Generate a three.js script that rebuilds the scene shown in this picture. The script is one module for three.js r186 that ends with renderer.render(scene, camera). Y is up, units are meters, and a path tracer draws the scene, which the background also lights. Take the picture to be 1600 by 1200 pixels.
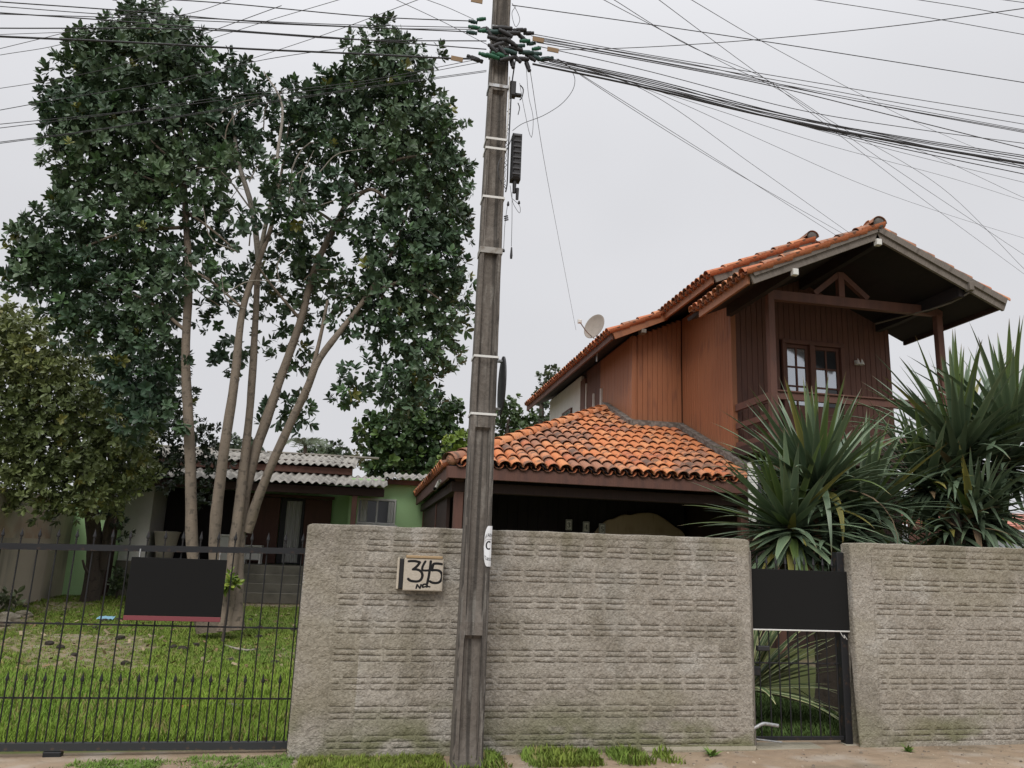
import * as THREE from 'three';
import { mergeGeometries, mergeVertices } from 'three/addons/utils/BufferGeometryUtils.js';

// ------------------------------------------------------------------ camera
const CW = 1600, CH = 1200, FOCAL = 1200, EYE = 1.5;
const scene = new THREE.Scene();
const camera = new THREE.PerspectiveCamera(2 * Math.atan(CH / 2 / FOCAL) * 180 / Math.PI, 4 / 3, 0.1, 1500);
camera.position.set(0, EYE, 0);
camera.rotation.order = 'YXZ';
camera.rotation.set(12.3 * Math.PI / 180, -10 * Math.PI / 180, 2.2 * Math.PI / 180);
camera.updateMatrixWorld(true);
scene.add(camera);

// ------------------------------------------------------------------ random and noise
function rng(seed) { let a = seed >>> 0; return () => { a = (a + 0x6D2B79F5) | 0; let t = Math.imul(a ^ (a >>> 15), 1 | a); t = (t + Math.imul(t ^ (t >>> 7), 61 | t)) ^ t; return ((t ^ (t >>> 14)) >>> 0) / 4294967296; }; }
const rnd = rng(12345);
const R = (a, b, r = rnd) => a + (b - a) * r();
function hash3(x, y, z) { let h = Math.imul(x, 374761393) ^ Math.imul(y, 668265263) ^ Math.imul(z, 2147483647 - 1013904223); h = Math.imul(h ^ (h >>> 13), 1274126177); h ^= h >>> 16; return (h >>> 0) / 4294967296; }
const sm = (t) => t * t * (3 - 2 * t), lerp = (a, b, t) => a + (b - a) * t, clamp = (v, a = 0, b = 1) => Math.min(b, Math.max(a, v)), step = (a, b, v) => sm(clamp((v - a) / (b - a)));
function vnoise(x, y, z = 0) {
  const xi = Math.floor(x), yi = Math.floor(y), zi = Math.floor(z), u = sm(x - xi), v = sm(y - yi), w = sm(z - zi);
  const c = (i, j, k) => hash3(xi + i, yi + j, zi + k);
  return lerp(lerp(lerp(c(0, 0, 0), c(1, 0, 0), u), lerp(c(0, 1, 0), c(1, 1, 0), u), v), lerp(lerp(c(0, 0, 1), c(1, 0, 1), u), lerp(c(0, 1, 1), c(1, 1, 1), u), v), w);
}
function fbm(x, y, z = 0, o = 4) { let s = 0, a = .5, n = 0; for (let i = 0; i < o; i++) { s += a * vnoise(x, y, z); n += a; x *= 2.03; y *= 2.03; z *= 2.03; a *= .5; } return s / n; }
// tileable noise on a period of p cells
function tnoise(x, y, p, s = 0) {
  const xi = Math.floor(x), yi = Math.floor(y), u = sm(x - xi), v = sm(y - yi), m = (q) => ((q % p) + p) % p;
  const c = (i, j) => hash3(m(xi + i), m(yi + j), s);
  return lerp(lerp(c(0, 0), c(1, 0), u), lerp(c(0, 1), c(1, 1), u), v);
}
function tfbm(u, v, p, s = 0, o = 4) { let r = 0, a = .5, n = 0; for (let i = 0; i < o; i++) { r += a * tnoise(u * p, v * p, p, s + i); n += a; p *= 2; a *= .5; } return r / n; }

// ------------------------------------------------------------------ sky and light (overcast)
{
  const W = 512, H = 256, d = new Float32Array(W * H * 4);
  for (let j = 0; j < H; j++) for (let i = 0; i < W; i++) {
    const el = ((j + .5) / H - .5) * Math.PI, az = (i / W) * Math.PI * 2, k = (j * W + i) * 4;
    const s = Math.max(0, Math.sin(el)), ce = Math.cos(el);
    const dx = Math.cos(az) * ce, dz = Math.sin(az) * ce;
    const cl = fbm(dx * 2.4 + 7, dz * 2.4 + 3, Math.sin(el) * 4 + 1, 4) - .5;
    let L = .605 + .05 * s + 1.5 * Math.pow(s, 6);
    L *= 1 + .2 * cl;
    const g = el < 0 ? .25 : 1;
    d[k] = L * .972 * g; d[k + 1] = L * .978 * g; d[k + 2] = L * 1.02 * g; d[k + 3] = 1;
  }
  const sky = new THREE.DataTexture(d, W, H, THREE.RGBAFormat, THREE.FloatType);
  sky.mapping = THREE.EquirectangularReflectionMapping; sky.magFilter = THREE.LinearFilter; sky.minFilter = THREE.LinearFilter; sky.wrapS = THREE.RepeatWrapping; sky.needsUpdate = true;
  scene.background = sky; scene.environment = sky;
}
const sun = new THREE.DirectionalLight(new THREE.Color(1, .96, .9), 1.5);
sun.position.set(-10, 30, 16); sun.target.position.set(3, 0, -12);
sun.castShadow = true; sun.shadow.radius = 60; sun.shadow.mapSize.set(2048, 2048);
Object.assign(sun.shadow.camera, { left: -30, right: 30, top: 30, bottom: -30, near: 1, far: 100 });
scene.add(sun, sun.target);
const EXPOSURE = 1.15;

// ------------------------------------------------------------------ helpers
const V3 = (x, y, z) => new THREE.Vector3(x, y, z);
// turns a point of the plan drawn over the view into a place: on the plane z (or x, or y) = value
function rayOf(px, py) { return V3((px - 800) / FOCAL, -(py - 600) / FOCAL, -1).applyQuaternion(camera.quaternion); }
function at(px, py, z) { const d = rayOf(px, py), t = z / d.z; return V3(d.x * t, EYE + d.y * t, z); }
function atX(px, py, x) { const d = rayOf(px, py), t = x / d.x; return V3(x, EYE + d.y * t, d.z * t); }
const used = new Map();
function numbered(n) { const k = used.get(n) || 0; used.set(n, k + 1); return k ? `${n}_${String(k).padStart(3, '0')}` : n; }
function tag(o, label, category, group) { o.userData.label = label; o.userData.category = category; if (group) o.userData.group = group; return o; }
function thing(name, label, category, pos = [0, 0, 0], group) { const o = new THREE.Group(); o.name = numbered(name); o.position.set(...pos); scene.add(o); return tag(o, label, category, group); }
function shade(m) { m.castShadow = true; m.receiveShadow = true; return m; }
// a part: world-space geometry is moved into the thing's frame
function part(name, geo, mat, parent, label) {
  const g = Array.isArray(geo) ? merge(geo) : geo;
  const m = shade(new THREE.Mesh(g, mat)); m.name = name;
  if (label) m.userData.label = label;
  parent.add(m); return m;
}
function merge(list) { return mergeGeometries(list.map((g) => { const q = g.index ? g.toNonIndexed() : g; for (const k of Object.keys(q.attributes)) if (!['position', 'normal', 'uv'].includes(k)) q.deleteAttribute(k); return q; })); }
function solo(name, geo, mat, label, category, group) { const m = shade(new THREE.Mesh(Array.isArray(geo) ? merge(geo) : geo, mat)); m.name = numbered(name); scene.add(m); if (label) tag(m, label, category, group); return m; }
function structure(name, geo, mat) { const m = shade(new THREE.Mesh(Array.isArray(geo) ? merge(geo) : geo, mat)); m.name = numbered(name); m.userData.kind = 'structure'; scene.add(m); return m; }
// uv in metres by the main direction of each face
function uvm(g, ox = 0, oy = 0) {
  if (g.index) g = g.toNonIndexed();
  if (!g.attributes.normal) g.computeVertexNormals();
  const p = g.attributes.position, n = g.attributes.normal, uv = new Float32Array(p.count * 2);
  for (let t = 0; t < p.count; t += 3) {
    let ax = 0, ay = 0, az = 0; for (let k = 0; k < 3; k++) { ax += Math.abs(n.getX(t + k)); ay += Math.abs(n.getY(t + k)); az += Math.abs(n.getZ(t + k)); }
    for (let k = 0; k < 3; k++) {
      const i = t + k, x = p.getX(i), y = p.getY(i), z = p.getZ(i);
      const [u, v] = az >= ax && az >= ay ? [x, y] : ax >= ay ? [z, y] : [x, z];
      uv[i * 2] = u + ox; uv[i * 2 + 1] = v + oy;
    }
  }
  g.setAttribute('uv', new THREE.BufferAttribute(uv, 2)); return g;
}
// box between two corners, with chamfered edges
function box(x0, y0, z0, x1, y1, z1, c = .006) {
  const w = Math.abs(x1 - x0), h = Math.abs(y1 - y0), d = Math.abs(z1 - z0);
  c = Math.min(c, w * .3, h * .3, d * .3);
  const s = new THREE.Shape(); s.moveTo(-w / 2 + c, -h / 2 + c); s.lineTo(w / 2 - c, -h / 2 + c); s.lineTo(w / 2 - c, h / 2 - c); s.lineTo(-w / 2 + c, h / 2 - c); s.closePath();
  const g = new THREE.ExtrudeGeometry(s, { depth: Math.max(1e-4, d - 2 * c), bevelEnabled: true, bevelThickness: c, bevelSize: c, bevelSegments: 1 });
  g.translate((x0 + x1) / 2, (y0 + y1) / 2, Math.min(z0, z1) + c);
  return uvm(g, hash3(x0 * 100 | 0, y0 * 100 | 0, z0 * 100 | 0) * 3, hash3(x1 * 100 | 0, y1 * 100 | 0, 7) * 3);
}
// a bar of section w x h between two points (h measured along up)
function bar(a, b, w, h, up = V3(0, 1, 0), c = .004) {
  const L = a.distanceTo(b), g = box(-w / 2, -h / 2, 0, w / 2, h / 2, L, c);
  const zA = b.clone().sub(a).normalize(), xA = up.clone().cross(zA).normalize(), yA = zA.clone().cross(xA);
  return g.applyMatrix4(new THREE.Matrix4().makeBasis(xA, yA, zA).setPosition(a));
}
// a flat slab: quad a b c d (counter-clockwise seen from outside) with thickness t behind it
function slab(a, b, c, d, t) {
  const n = b.clone().sub(a).cross(d.clone().sub(a)).normalize().multiplyScalar(-t);
  const q = [a, b, c, d], r = q.map((v) => v.clone().add(n)), P = [];
  const f = (i, j, k, l) => { for (const v of [i, j, k, i, k, l]) P.push(v.x, v.y, v.z); };
  f(...q); f(r[3], r[2], r[1], r[0]);
  for (let i = 0; i < 4; i++) { const j = (i + 1) % 4; f(q[j], q[i], r[i], r[j]); }
  const g = new THREE.BufferGeometry(); g.setAttribute('position', new THREE.Float32BufferAttribute(P, 3)); g.computeVertexNormals(); return uvm(g);
}
function poly(pts, z0, z1) { // prism of an outline in x,y between z0 and z1
  const s = new THREE.Shape(); pts.forEach(([x, y], i) => i ? s.lineTo(x, y) : s.moveTo(x, y)); s.closePath();
  const g = new THREE.ExtrudeGeometry(s, { depth: Math.abs(z1 - z0), bevelEnabled: false }); g.translate(0, 0, Math.min(z0, z1)); return uvm(g);
}
function tube(pts, r, seg = 12, rad = 6) { const c = new THREE.CatmullRomCurve3(pts); return new THREE.TubeGeometry(c, seg, r, rad, false); }
// tapered limb with a slightly knotty skin
function limb(pts, radii, seg = 16, rad = 9, knot = .06, seed = 1) {
  const c = new THREE.CatmullRomCurve3(pts), fr = c.computeFrenetFrames(seg, false), P = [], U = [], I = [], L = c.getLength();
  for (let i = 0; i <= seg; i++) {
    const t = i / seg, p = c.getPointAt(t), k = t * (radii.length - 1), a = Math.min(radii.length - 2, Math.floor(k)), r0 = lerp(radii[a], radii[a + 1], k - a);
    for (let j = 0; j <= rad; j++) {
      const th = j / rad * Math.PI * 2, r = r0 * (1 + knot * 2 * (fbm(Math.cos(th) * 1.5 + seed * 9, Math.sin(th) * 1.5, t * L * 2.2, 3) - .5) * 2);
      const v = p.clone().addScaledVector(fr.normals[i], Math.cos(th) * r).addScaledVector(fr.binormals[i], Math.sin(th) * r);
      P.push(v.x, v.y, v.z); U.push(th * r0, t * L);
      if (i < seg && j < rad) { const q = i * (rad + 1) + j; I.push(q, q + 1, q + rad + 1, q + 1, q + rad + 2, q + rad + 1); }
    }
  }
  const g = new THREE.BufferGeometry(); g.setAttribute('position', new THREE.Float32BufferAttribute(P, 3)); g.setAttribute('uv', new THREE.Float32BufferAttribute(U, 2)); g.setIndex(I); g.computeVertexNormals(); return g;
}
// ------------------------------------------------------------------ textures
const enc = (v) => { v = clamp(v); return 255 * (v <= .0031308 ? v * 12.92 : 1.055 * Math.pow(v, 1 / 2.4) - .055); };
function ctex(W, H, metresX, metresY, fn) {
  const d = new Uint8Array(W * H * 4);
  for (let j = 0; j < H; j++) for (let i = 0; i < W; i++) { const c = fn(i / W, j / H), k = (j * W + i) * 4; d[k] = enc(c[0]); d[k + 1] = enc(c[1]); d[k + 2] = enc(c[2]); d[k + 3] = 255; }
  const t = new THREE.DataTexture(d, W, H, THREE.RGBAFormat); t.colorSpace = THREE.SRGBColorSpace; return fin(t, metresX, metresY);
}
function btex(W, H, metresX, metresY, fn) {
  const d = new Uint8Array(W * H * 4);
  for (let j = 0; j < H; j++) for (let i = 0; i < W; i++) { const c = 255 * clamp(fn(i / W, j / H)), k = (j * W + i) * 4; d[k] = d[k + 1] = d[k + 2] = c; d[k + 3] = 255; }
  return fin(new THREE.DataTexture(d, W, H, THREE.RGBAFormat), metresX, metresY);
}
function fin(t, mx, my) { t.magFilter = THREE.LinearFilter; t.minFilter = THREE.LinearMipmapLinearFilter; t.generateMipmaps = true; t.wrapS = t.wrapT = THREE.RepeatWrapping; t.repeat.set(1 / mx, 1 / my); t.needsUpdate = true; return t; }
const mixc = (a, b, t) => [lerp(a[0], b[0], t), lerp(a[1], b[1], t), lerp(a[2], b[2], t)];
const std = (o) => new THREE.MeshStandardMaterial({ roughness: .85, metalness: 0, side: THREE.DoubleSide, ...o });
const lin = (r, g, b) => new THREE.Color().setRGB(r, g, b);

const bumpRough = btex(512, 512, .55, .55, (u, v) => .55 * tfbm(u, v, 24, 3, 4) + .3 * tfbm(u, v, 90, 8, 2) + .3 * Math.pow(tfbm(u, v, 40, 21, 2), 3));
const bumpGrain = btex(256, 512, .25, 1.3, (u, v) => .6 * tnoise(u * 40, v * 4, 40 > 4 ? 40 : 4, 5) * 1 + .4 * tfbm(u, v, 20, 9, 3));
function woodTex(a, b, c, seed) { // vertical grain (v) of about a board's width (u)
  return ctex(256, 512, .62, 2.6, (u, v) => {
    const g = tnoise(u * 64, v * 8, 64, seed), h = tfbm(u, v, 6, seed + 4, 4), q = tnoise(u * 128, v * 4, 128, seed + 9);
    return mixc(mixc(a, b, clamp(.55 * g + .45 * q)), c, step(.52, .8, h) * .7);
  });
}
const M = {};
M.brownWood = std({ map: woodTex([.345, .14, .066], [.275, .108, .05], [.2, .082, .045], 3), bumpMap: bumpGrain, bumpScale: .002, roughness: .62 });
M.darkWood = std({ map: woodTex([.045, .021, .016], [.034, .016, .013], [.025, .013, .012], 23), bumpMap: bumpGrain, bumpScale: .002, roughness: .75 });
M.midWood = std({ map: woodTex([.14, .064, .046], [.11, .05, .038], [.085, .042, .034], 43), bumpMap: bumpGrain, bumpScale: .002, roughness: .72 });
M.greyWood = std({ map: woodTex([.2, .175, .15], [.15, .13, .115], [.085, .07, .058], 61), bumpMap: bumpGrain, bumpScale: .004, roughness: .9 });
M.paleWood = std({ map: woodTex([.42, .3, .17], [.36, .25, .14], [.28, .19, .11], 71), roughness: .85 });
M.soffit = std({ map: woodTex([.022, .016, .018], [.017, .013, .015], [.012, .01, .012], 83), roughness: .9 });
M.black = std({ color: lin(.012, .012, .014), roughness: .55 });
M.rubber = std({ color: lin(.02, .02, .022), roughness: .6 });
M.cableGrey = std({ color: lin(.055, .055, .06), roughness: .6 });
M.white = std({ map: ctex(128, 128, .8, .8, (u, v) => mixc([.74, .74, .72], [.55, .54, .5], tfbm(u, v, 5, 4, 4) * .6)), roughness: .7 });
M.iron = std({ map: ctex(128, 128, .3, .3, (u, v) => mixc([.016, .017, .02], [.055, .034, .024], step(.56, .8, tfbm(u, v, 10, 12, 4)))), roughness: .55, metalness: .3 });
M.steel = std({ map: ctex(128, 128, .3, .3, (u, v) => mixc([.42, .43, .44], [.22, .2, .18], step(.45, .8, tfbm(u, v, 8, 32, 4)))), roughness: .5, metalness: .6 });
M.greenClamp = std({ color: lin(.012, .1, .05), roughness: .5 });
M.tealClamp = std({ color: lin(.018, .055, .05), roughness: .55 });
M.tagTan = std({ color: lin(.24, .155, .08), roughness: .7 });
M.glass = new THREE.MeshPhysicalMaterial({ color: lin(.5, .53, .57), metalness: .75, roughness: .06 });
M.darkGlass = new THREE.MeshPhysicalMaterial({ color: lin(.03, .033, .038), metalness: 0, roughness: .08, ior: 1.5 });
M.curtain = std({ color: lin(.55, .55, .53), roughness: .95 });

// ------------------------------------------------------------------ ground
const gy = (x, z) => .2 * step(-7, -20, z) * 1 + .03 * (fbm(x * .5 + 3, z * .5, 4, 3) - .5) * step(-6.4, -8, z) + (z > -7 ? .012 * x * (1 - step(-6.6, -9, z)) - .0 : .012 * x * (1 - step(-6.6, -9, z)));
// bare earth: 1 where no grass grows
function bare(x, z) {
  const n = fbm(x * .55 + 20, z * .45 + 3, 1, 4);
  let b = step(.66, .77, n + .13 * step(-1.2, -3.2, x) * step(-8.6, -10, z) * (1 - step(-12.5, -14.5, z)) - .12 * step(-9.5, -7.5, z));
  b = Math.max(b, step(1, .4, Math.hypot((x + .5) / .9, (z + 11.2) / 1.0)) * .8);         // worn patch by the wall end
  b *= .72;
  b = Math.max(b, step(1, .6, Math.hypot((x + 2.3) / 1.7, (z + 17.9) / 1.0)) * .9);         // in front of the steps
  b = Math.max(b, step(1, .5, Math.hypot((x + 6) / 1.3, (z + 13.5) / 2.0)) * .9);
  return b;
}
const soilBump = btex(512, 512, 1.3, 1.3, (u, v) => tfbm(u, v, 16, 51, 5));
{
  const C = 25, N = 1024, soil = ctex(N, N, C * 2, C * 2, (u, v) => {
    const x = u * 2 * C - C, z = -(v * 2 * C - C) * 1;
    const n = fbm(x * 1.7, z * 1.7, 2, 4), f = fbm(x * 9, z * 9, 5, 3);
    let earth = mixc([.24, .17, .11], [.36, .28, .2], clamp(n * .9 + f * .6 - .25)); earth = mixc(earth, [.42, .38, .33], step(.6, .75, fbm(x * 5 + 9, z * 5, 15, 3)) * .5); earth = mixc(earth, [.12, .1, .065], step(.55, .75, fbm(x * 3, z * 4 + 50, 25, 3)) * .5);
    const green = mixc([.08, .12, .025], [.15, .15, .05], n * .6 + f * .5);
    let k = 0; if (z < -6.35) k = 1 - bare(x, z) * .95;
    return mixc(earth, green, clamp(k));
  });
  const g = new THREE.PlaneGeometry(1200, 1200, 1, 1);
  // one sheet: fine cells near the house, coarse out to the horizon
  const xs = [], zs = [];
  for (let x = -600; x < -20; x += 116) xs.push(x); for (let x = -20; x <= 24; x += .4) xs.push(x); for (let x = 140; x <= 620; x += 120) xs.push(x);
  for (let z = -600; z < -26; z += 82) zs.push(z); for (let z = -26; z <= 2; z += .35) zs.push(z); for (let z = 40; z <= 440; z += 100) zs.push(z);
  const P = [], U = [], I = [];
  zs.forEach((z, j) => xs.forEach((x, i) => { P.push(x, z < -26.5 || z > 3 ? (z > 3 ? 0 : .2) : gy(clamp(x, -12, 14), z), z); U.push(x + C, -z + C); if (i && j) { const a = (j - 1) * xs.length + i - 1, b = a + xs.length; I.push(a, b, a + 1, b, b + 1, a + 1); } }));
  const gg = new THREE.BufferGeometry(); gg.setAttribute('position', new THREE.Float32BufferAttribute(P, 3)); gg.setAttribute('uv', new THREE.Float32BufferAttribute(U, 2)); gg.setIndex(I); gg.computeVertexNormals();
  structure('ground', gg, std({ map: soil, bumpMap: soilBump, bumpScale: .02, roughness: 1 }));
  // the street the photograph is taken from
  const road = std({ map: ctex(256, 256, 2, 2, (u, v) => mixc([.05, .05, .052], [.085, .083, .08], tfbm(u, v, 30, 71, 3))), roughness: .95 });
  structure('road', uvm(new THREE.PlaneGeometry(120, 8).rotateX(-Math.PI / 2).translate(0, .006, .2).translate(0, .004, 0)), road);
  structure('kerb', box(-60, -.05, -3.95, 60, .12, -3.8, .015), std({ map: ctex(128, 128, 1, 1, (u, v) => mixc([.3, .29, .27], [.2, .19, .18], tfbm(u, v, 10, 91, 4))), roughness: .95 }));
}

// ------------------------------------------------------------------ grass
const grassMat = std({ color: lin(1, 1, 1), roughness: .85 });
function tuftGeo(seed, n, h, spread) {
  const r = rng(seed), P = [];
  for (let i = 0; i < n; i++) {
    const a = r() * 6.283, d = spread * Math.sqrt(r()), x = Math.cos(a) * d, z = Math.sin(a) * d, b = r() * 6.283, L = h * (.55 + .6 * r()), w = .0045 + .003 * r(), le = L * (.2 + .7 * r()), cx = Math.cos(b), cz = Math.sin(b);
    const q = [[x - cz * w, 0, z + cx * w], [x + cz * w, 0, z - cx * w], [x + cx * le * .4 - cz * w * .7, L * .6, z + cz * le * .4 + cx * w * .7], [x + cx * le * .4 + cz * w * .7, L * .6, z + cz * le * .4 - cx * w * .7], [x + cx * le, L, z + cz * le]];
    for (const k of [0, 1, 2, 1, 3, 2, 2, 3, 4]) P.push(...q[k]);
  }
  const g = new THREE.BufferGeometry(); g.setAttribute('position', new THREE.Float32BufferAttribute(P, 3)); g.computeVertexNormals(); return g;
}
function scatter(name, geo, mat, list, parent) {
  const m = new THREE.InstancedMesh(geo, mat, list.length), o = new THREE.Object3D(), c = new THREE.Color();
  list.forEach((e, i) => { if (e.m) m.setMatrixAt(i, e.m); else { o.position.copy(e.p); o.rotation.set(e.rx || 0, e.ry || 0, e.rz || 0); o.scale.setScalar(e.s || 1); if (e.sy) o.scale.y *= e.sy; o.updateMatrix(); m.setMatrixAt(i, o.matrix); } m.setColorAt(i, c.setRGB(...e.c)); });
  m.name = numbered(name); m.userData.kind = 'stuff'; shade(m); (parent || scene).add(m); return m;
}
{
  const list = [], r = rng(77);
  for (let i = 0; i < 125000; i++) {
    const z = -6.15 - 14.5 * Math.pow(r(), 1.7), x = lerp(-7.2, 1.4, r()) - (z < -12 ? .2 : 0);
    if (z > -6.55 && x > -.45) continue;
    if (z > -6.5) continue;
    if (x > .9 && z > -11) { if (r() > .25) continue; }
    const b = bare(x, z); if (r() < b * .96) continue;
    const lush = fbm(x * .8, z * .8, 9, 3), near = step(-11.5, -7.5, z), y = R(.8, 1.2, r), dry = r() < .06 + .12 * (1 - lush);
    const c = dry ? [.26 * y, .22 * y, .08 * y] : [(.115 + .065 * lush + .03 * near) * y, (.2 + .055 * near + .045 * lush) * y, .028 * y];
    list.push({ p: V3(x, gy(x, z) - .01, z), ry: r() * 6.28, s: R(.7, 1.2, r) * (1 - .45 * b), sy: (.55 + .5 * near) * R(.7, 1.3, r), c });
  }
  tag(scatter('lawn', tuftGeo(5, 8, .085, .06), grassMat, list), 'green lawn with worn patches in the yard behind the iron fence', 'grass');
  // weeds along the foot of the street wall
  const w = [];
  for (let i = 0; i < 5200; i++) {
    const px = 500 + 500 * Math.pow(r(), 1), clump = fbm(px * .018, 3, 1, 3);
    const x = -.35 + (px - 500) / 500 * 2.75, z = -6.07 + .32 * Math.pow(r(), 1.4);
    if (Math.abs(x - .8) < .16 && z < -5.76) continue;
    if (r() > step(.36, .6, clump + (px > 740 && px < 940 ? .13 : 0) + (px > 560 && px < 660 ? .04 : 0) - (px > 955 ? .22 : 0))) continue;
    const y = R(.75, 1.25, r);
    const hh = px < 690 ? .6 : 1; w.push({ p: V3(x, gy(x, z) - .01, z), ry: r() * 6.28, s: R(.45, 1.1, r) * hh, sy: R(.35, .9, r), c: r() < .08 ? [.24 * y, .21 * y, .08 * y] : [(.12 + .05 * clump) * y, .21 * y, .03 * y] });
  }
  for (let i = 0; i < 2600; i++) { const x = lerp(-2.7, -.4, r()), z = lerp(-6.2, -5.75, r()); if (r() > step(.42, .62, fbm(x * 2, z * 3, 6, 3))) continue; const y = R(.75, 1.25, r); w.push({ p: V3(x, gy(x, z) - .01, z), ry: r() * 6.28, s: R(.35, .7, r), sy: R(.3, .6, r), c: [.12 * y, .2 * y, .03 * y] }); }
  for (let i = 0; i < 260; i++) { const x = 5.7 + r() * .8, z = -6.07 + .2 * r(); const y = R(.75, 1.25, r); w.push({ p: V3(x, gy(x, z) - .01, z), ry: r() * 6.28, s: R(.5, .8, r), c: [.13 * y, .2 * y, .03 * y] }); }
  tag(scatter('weeds', tuftGeo(8, 9, .105, .05), grassMat, w), 'bright green weeds along the foot of the grey street wall', 'weeds');
  const gs = [];
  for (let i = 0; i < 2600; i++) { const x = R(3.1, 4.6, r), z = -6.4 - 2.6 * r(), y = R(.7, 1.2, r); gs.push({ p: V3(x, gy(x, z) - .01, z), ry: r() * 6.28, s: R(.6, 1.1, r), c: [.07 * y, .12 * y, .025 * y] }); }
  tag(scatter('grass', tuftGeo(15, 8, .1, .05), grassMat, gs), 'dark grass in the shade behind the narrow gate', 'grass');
  { // pebbles and crumbs of earth on the strip in front of the walls
    const pb = [], g = new THREE.IcosahedronGeometry(.011, 1); for (let i = 0; i < 1500; i++) { const x = R(-2.6, 8, r), z = -6.06 + .9 * r(), y = R(.5, 1.2, r); pb.push({ p: V3(x, gy(x, z), z), rx: r() * 6, ry: r() * 6, s: .35 + 1.1 * Math.pow(r(), 4), sy: .6, c: r() < .5 ? [.34 * y, .28 * y, .21 * y] : [.22 * y, .18 * y, .14 * y] }); }
    tag(scatter('pebbles', g, std({ color: lin(1, 1, 1), roughness: .95 }), pb), 'small pebbles and crumbs on the bare earth along the street wall', 'pebbles');
    const fl = [], lg = new THREE.PlaneGeometry(.05, .022).rotateX(-Math.PI / 2); for (let i = 0; i < 900; i++) { const z = -6.5 - 12 * Math.pow(r(), 1.3), x = R(-6.8, .3, r), y = R(.6, 1.2, r); fl.push({ p: V3(x, gy(x, z) + .025 + .02 * r(), z), rx: (r() - .5) * 1.2, ry: r() * 6.28, rz: (r() - .5) * 1.2, s: R(.7, 1.8, r), c: r() < .5 ? [.2 * y, .13 * y, .07 * y] : [.3 * y, .24 * y, .15 * y] }); }
    tag(scatter('fallen_leaves', lg, std({ color: lin(1, 1, 1), roughness: .9 }), fl), 'brown fallen leaves strewn over the lawn under the trees', 'leaves');
  }
  // two loose plants in the dirt by the wall
  for (const [px, py, s, label] of [[1112, 1181, 1, 'small round green weed in the dirt between wall and gate'], [1420, 1182, .8, 'flat small weed in the dirt under the right hand wall']]) {
    const t = thing('weed_plant', label, 'weed', at(px, py, -5.95).toArray()); t.position.y = gy(t.position.x, -5.95) - .005;
    for (let k = 0; k < 14; k++) {
      const a = k * 2.4, L = R(.06, .12) * s, e = R(.4, 1.2);
      const g = bladeGeo(L, .016 * s, 4, .5, .3); const m = part('leaf', g, k % 3 ? M2leaf() : M2leaf(1), t); m.rotation.set(0, a, 0); m.rotateX(e * .9);
    }
  }
}
function M2leaf(k = 0) { M2leaf.c ||= [std({ color: lin(.1, .19, .03) }), std({ color: lin(.16, .24, .05) })]; return M2leaf.c[k]; }
// a sword-shaped leaf growing along +y, folded along its middle, bending towards +z
function bladeGeo(L, W, seg, bend, fold, wide = .35) {
  const P = [], U = [], I = [];
  for (let i = 0; i <= seg; i++) {
    const t = i / seg, w = W * (t < wide ? lerp(.55, 1, sm(t / wide)) : Math.pow(1 - (t - wide) / (1 - wide), .85)) + .0006, a = bend * t * t, y = L * t * Math.cos(a * .6), z = L * t * Math.sin(a * .6);
    P.push(-w, y, z + w * fold, 0, y, z, w, y, z + w * fold); U.push(0, t, .5, t, 1, t);
    if (i < seg) { const q = i * 3; I.push(q, q + 1, q + 3, q + 1, q + 4, q + 3, q + 1, q + 2, q + 4, q + 2, q + 5, q + 4); }
  }
  const g = new THREE.BufferGeometry(); g.setAttribute('position', new THREE.Float32BufferAttribute(P, 3)); g.setAttribute('uv', new THREE.Float32BufferAttribute(U, 2)); g.setIndex(I); g.computeVertexNormals(); return g;
}
// ------------------------------------------------------------------ the grey brick street walls
const WZ = -6.1;
const wallMap = ctex(2048, 512, 8, 2, (u, v) => {
  const x = u * 8, y = v * 2;
  const n = fbm(x * 2.1, y * 2.6, 3, 4), f = fbm(x * 14, y * 16, 4, 3), g = vnoise(x * 90, y * 90, 2);
  let c = mixc([.41, .355, .285], [.53, .475, .395], clamp(n * .9 + f * .55 - .22));
  c = mixc(c, [.62, .58, .51], step(.62, .82, fbm(x * 3 + 9, y * 3, 12, 4)) * .45);
  c = mixc(c, [.27, .235, .175], step(.5, .8, fbm(x * 5 + 40, y * 3.2, 8, 4)) * .55);
  c = c.map((q) => q * (.72 + .5 * g));
  // moss near the foot, grime streaks below the top edge
  c = mixc(c, [.2, .2, .08], step(.42, .05, y + .35 * (fbm(x * 2.5, y * 3, 22, 3) - .5)) * step(.4, .62, fbm(x * 3, y * 5, 31, 4)) * .75);
  c = mixc(c, [.21, .185, .12], step(1.25, 1.66, y) * step(.45, .7, fbm(x * 7, y * 1.2, 44, 4)) * .5);
  c = mixc(c, [.3, .26, .14], step(.5, .75, fbm(x * 1.3 + 4, y * 2.4, 55, 3)) * .3);
  return [c[0] * .72, c[1] * .742, c[2] * .775];
});
const wallMat = std({ map: wallMap, bumpMap: bumpRough, bumpScale: .015, roughness: 1 });
const wzf = (x, y) => .013 * (fbm(x * 5, y * 5, 2, 3) - .5) + .012 * (fbm(x * 24, y * 28, 5, 3) - .5);
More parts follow.
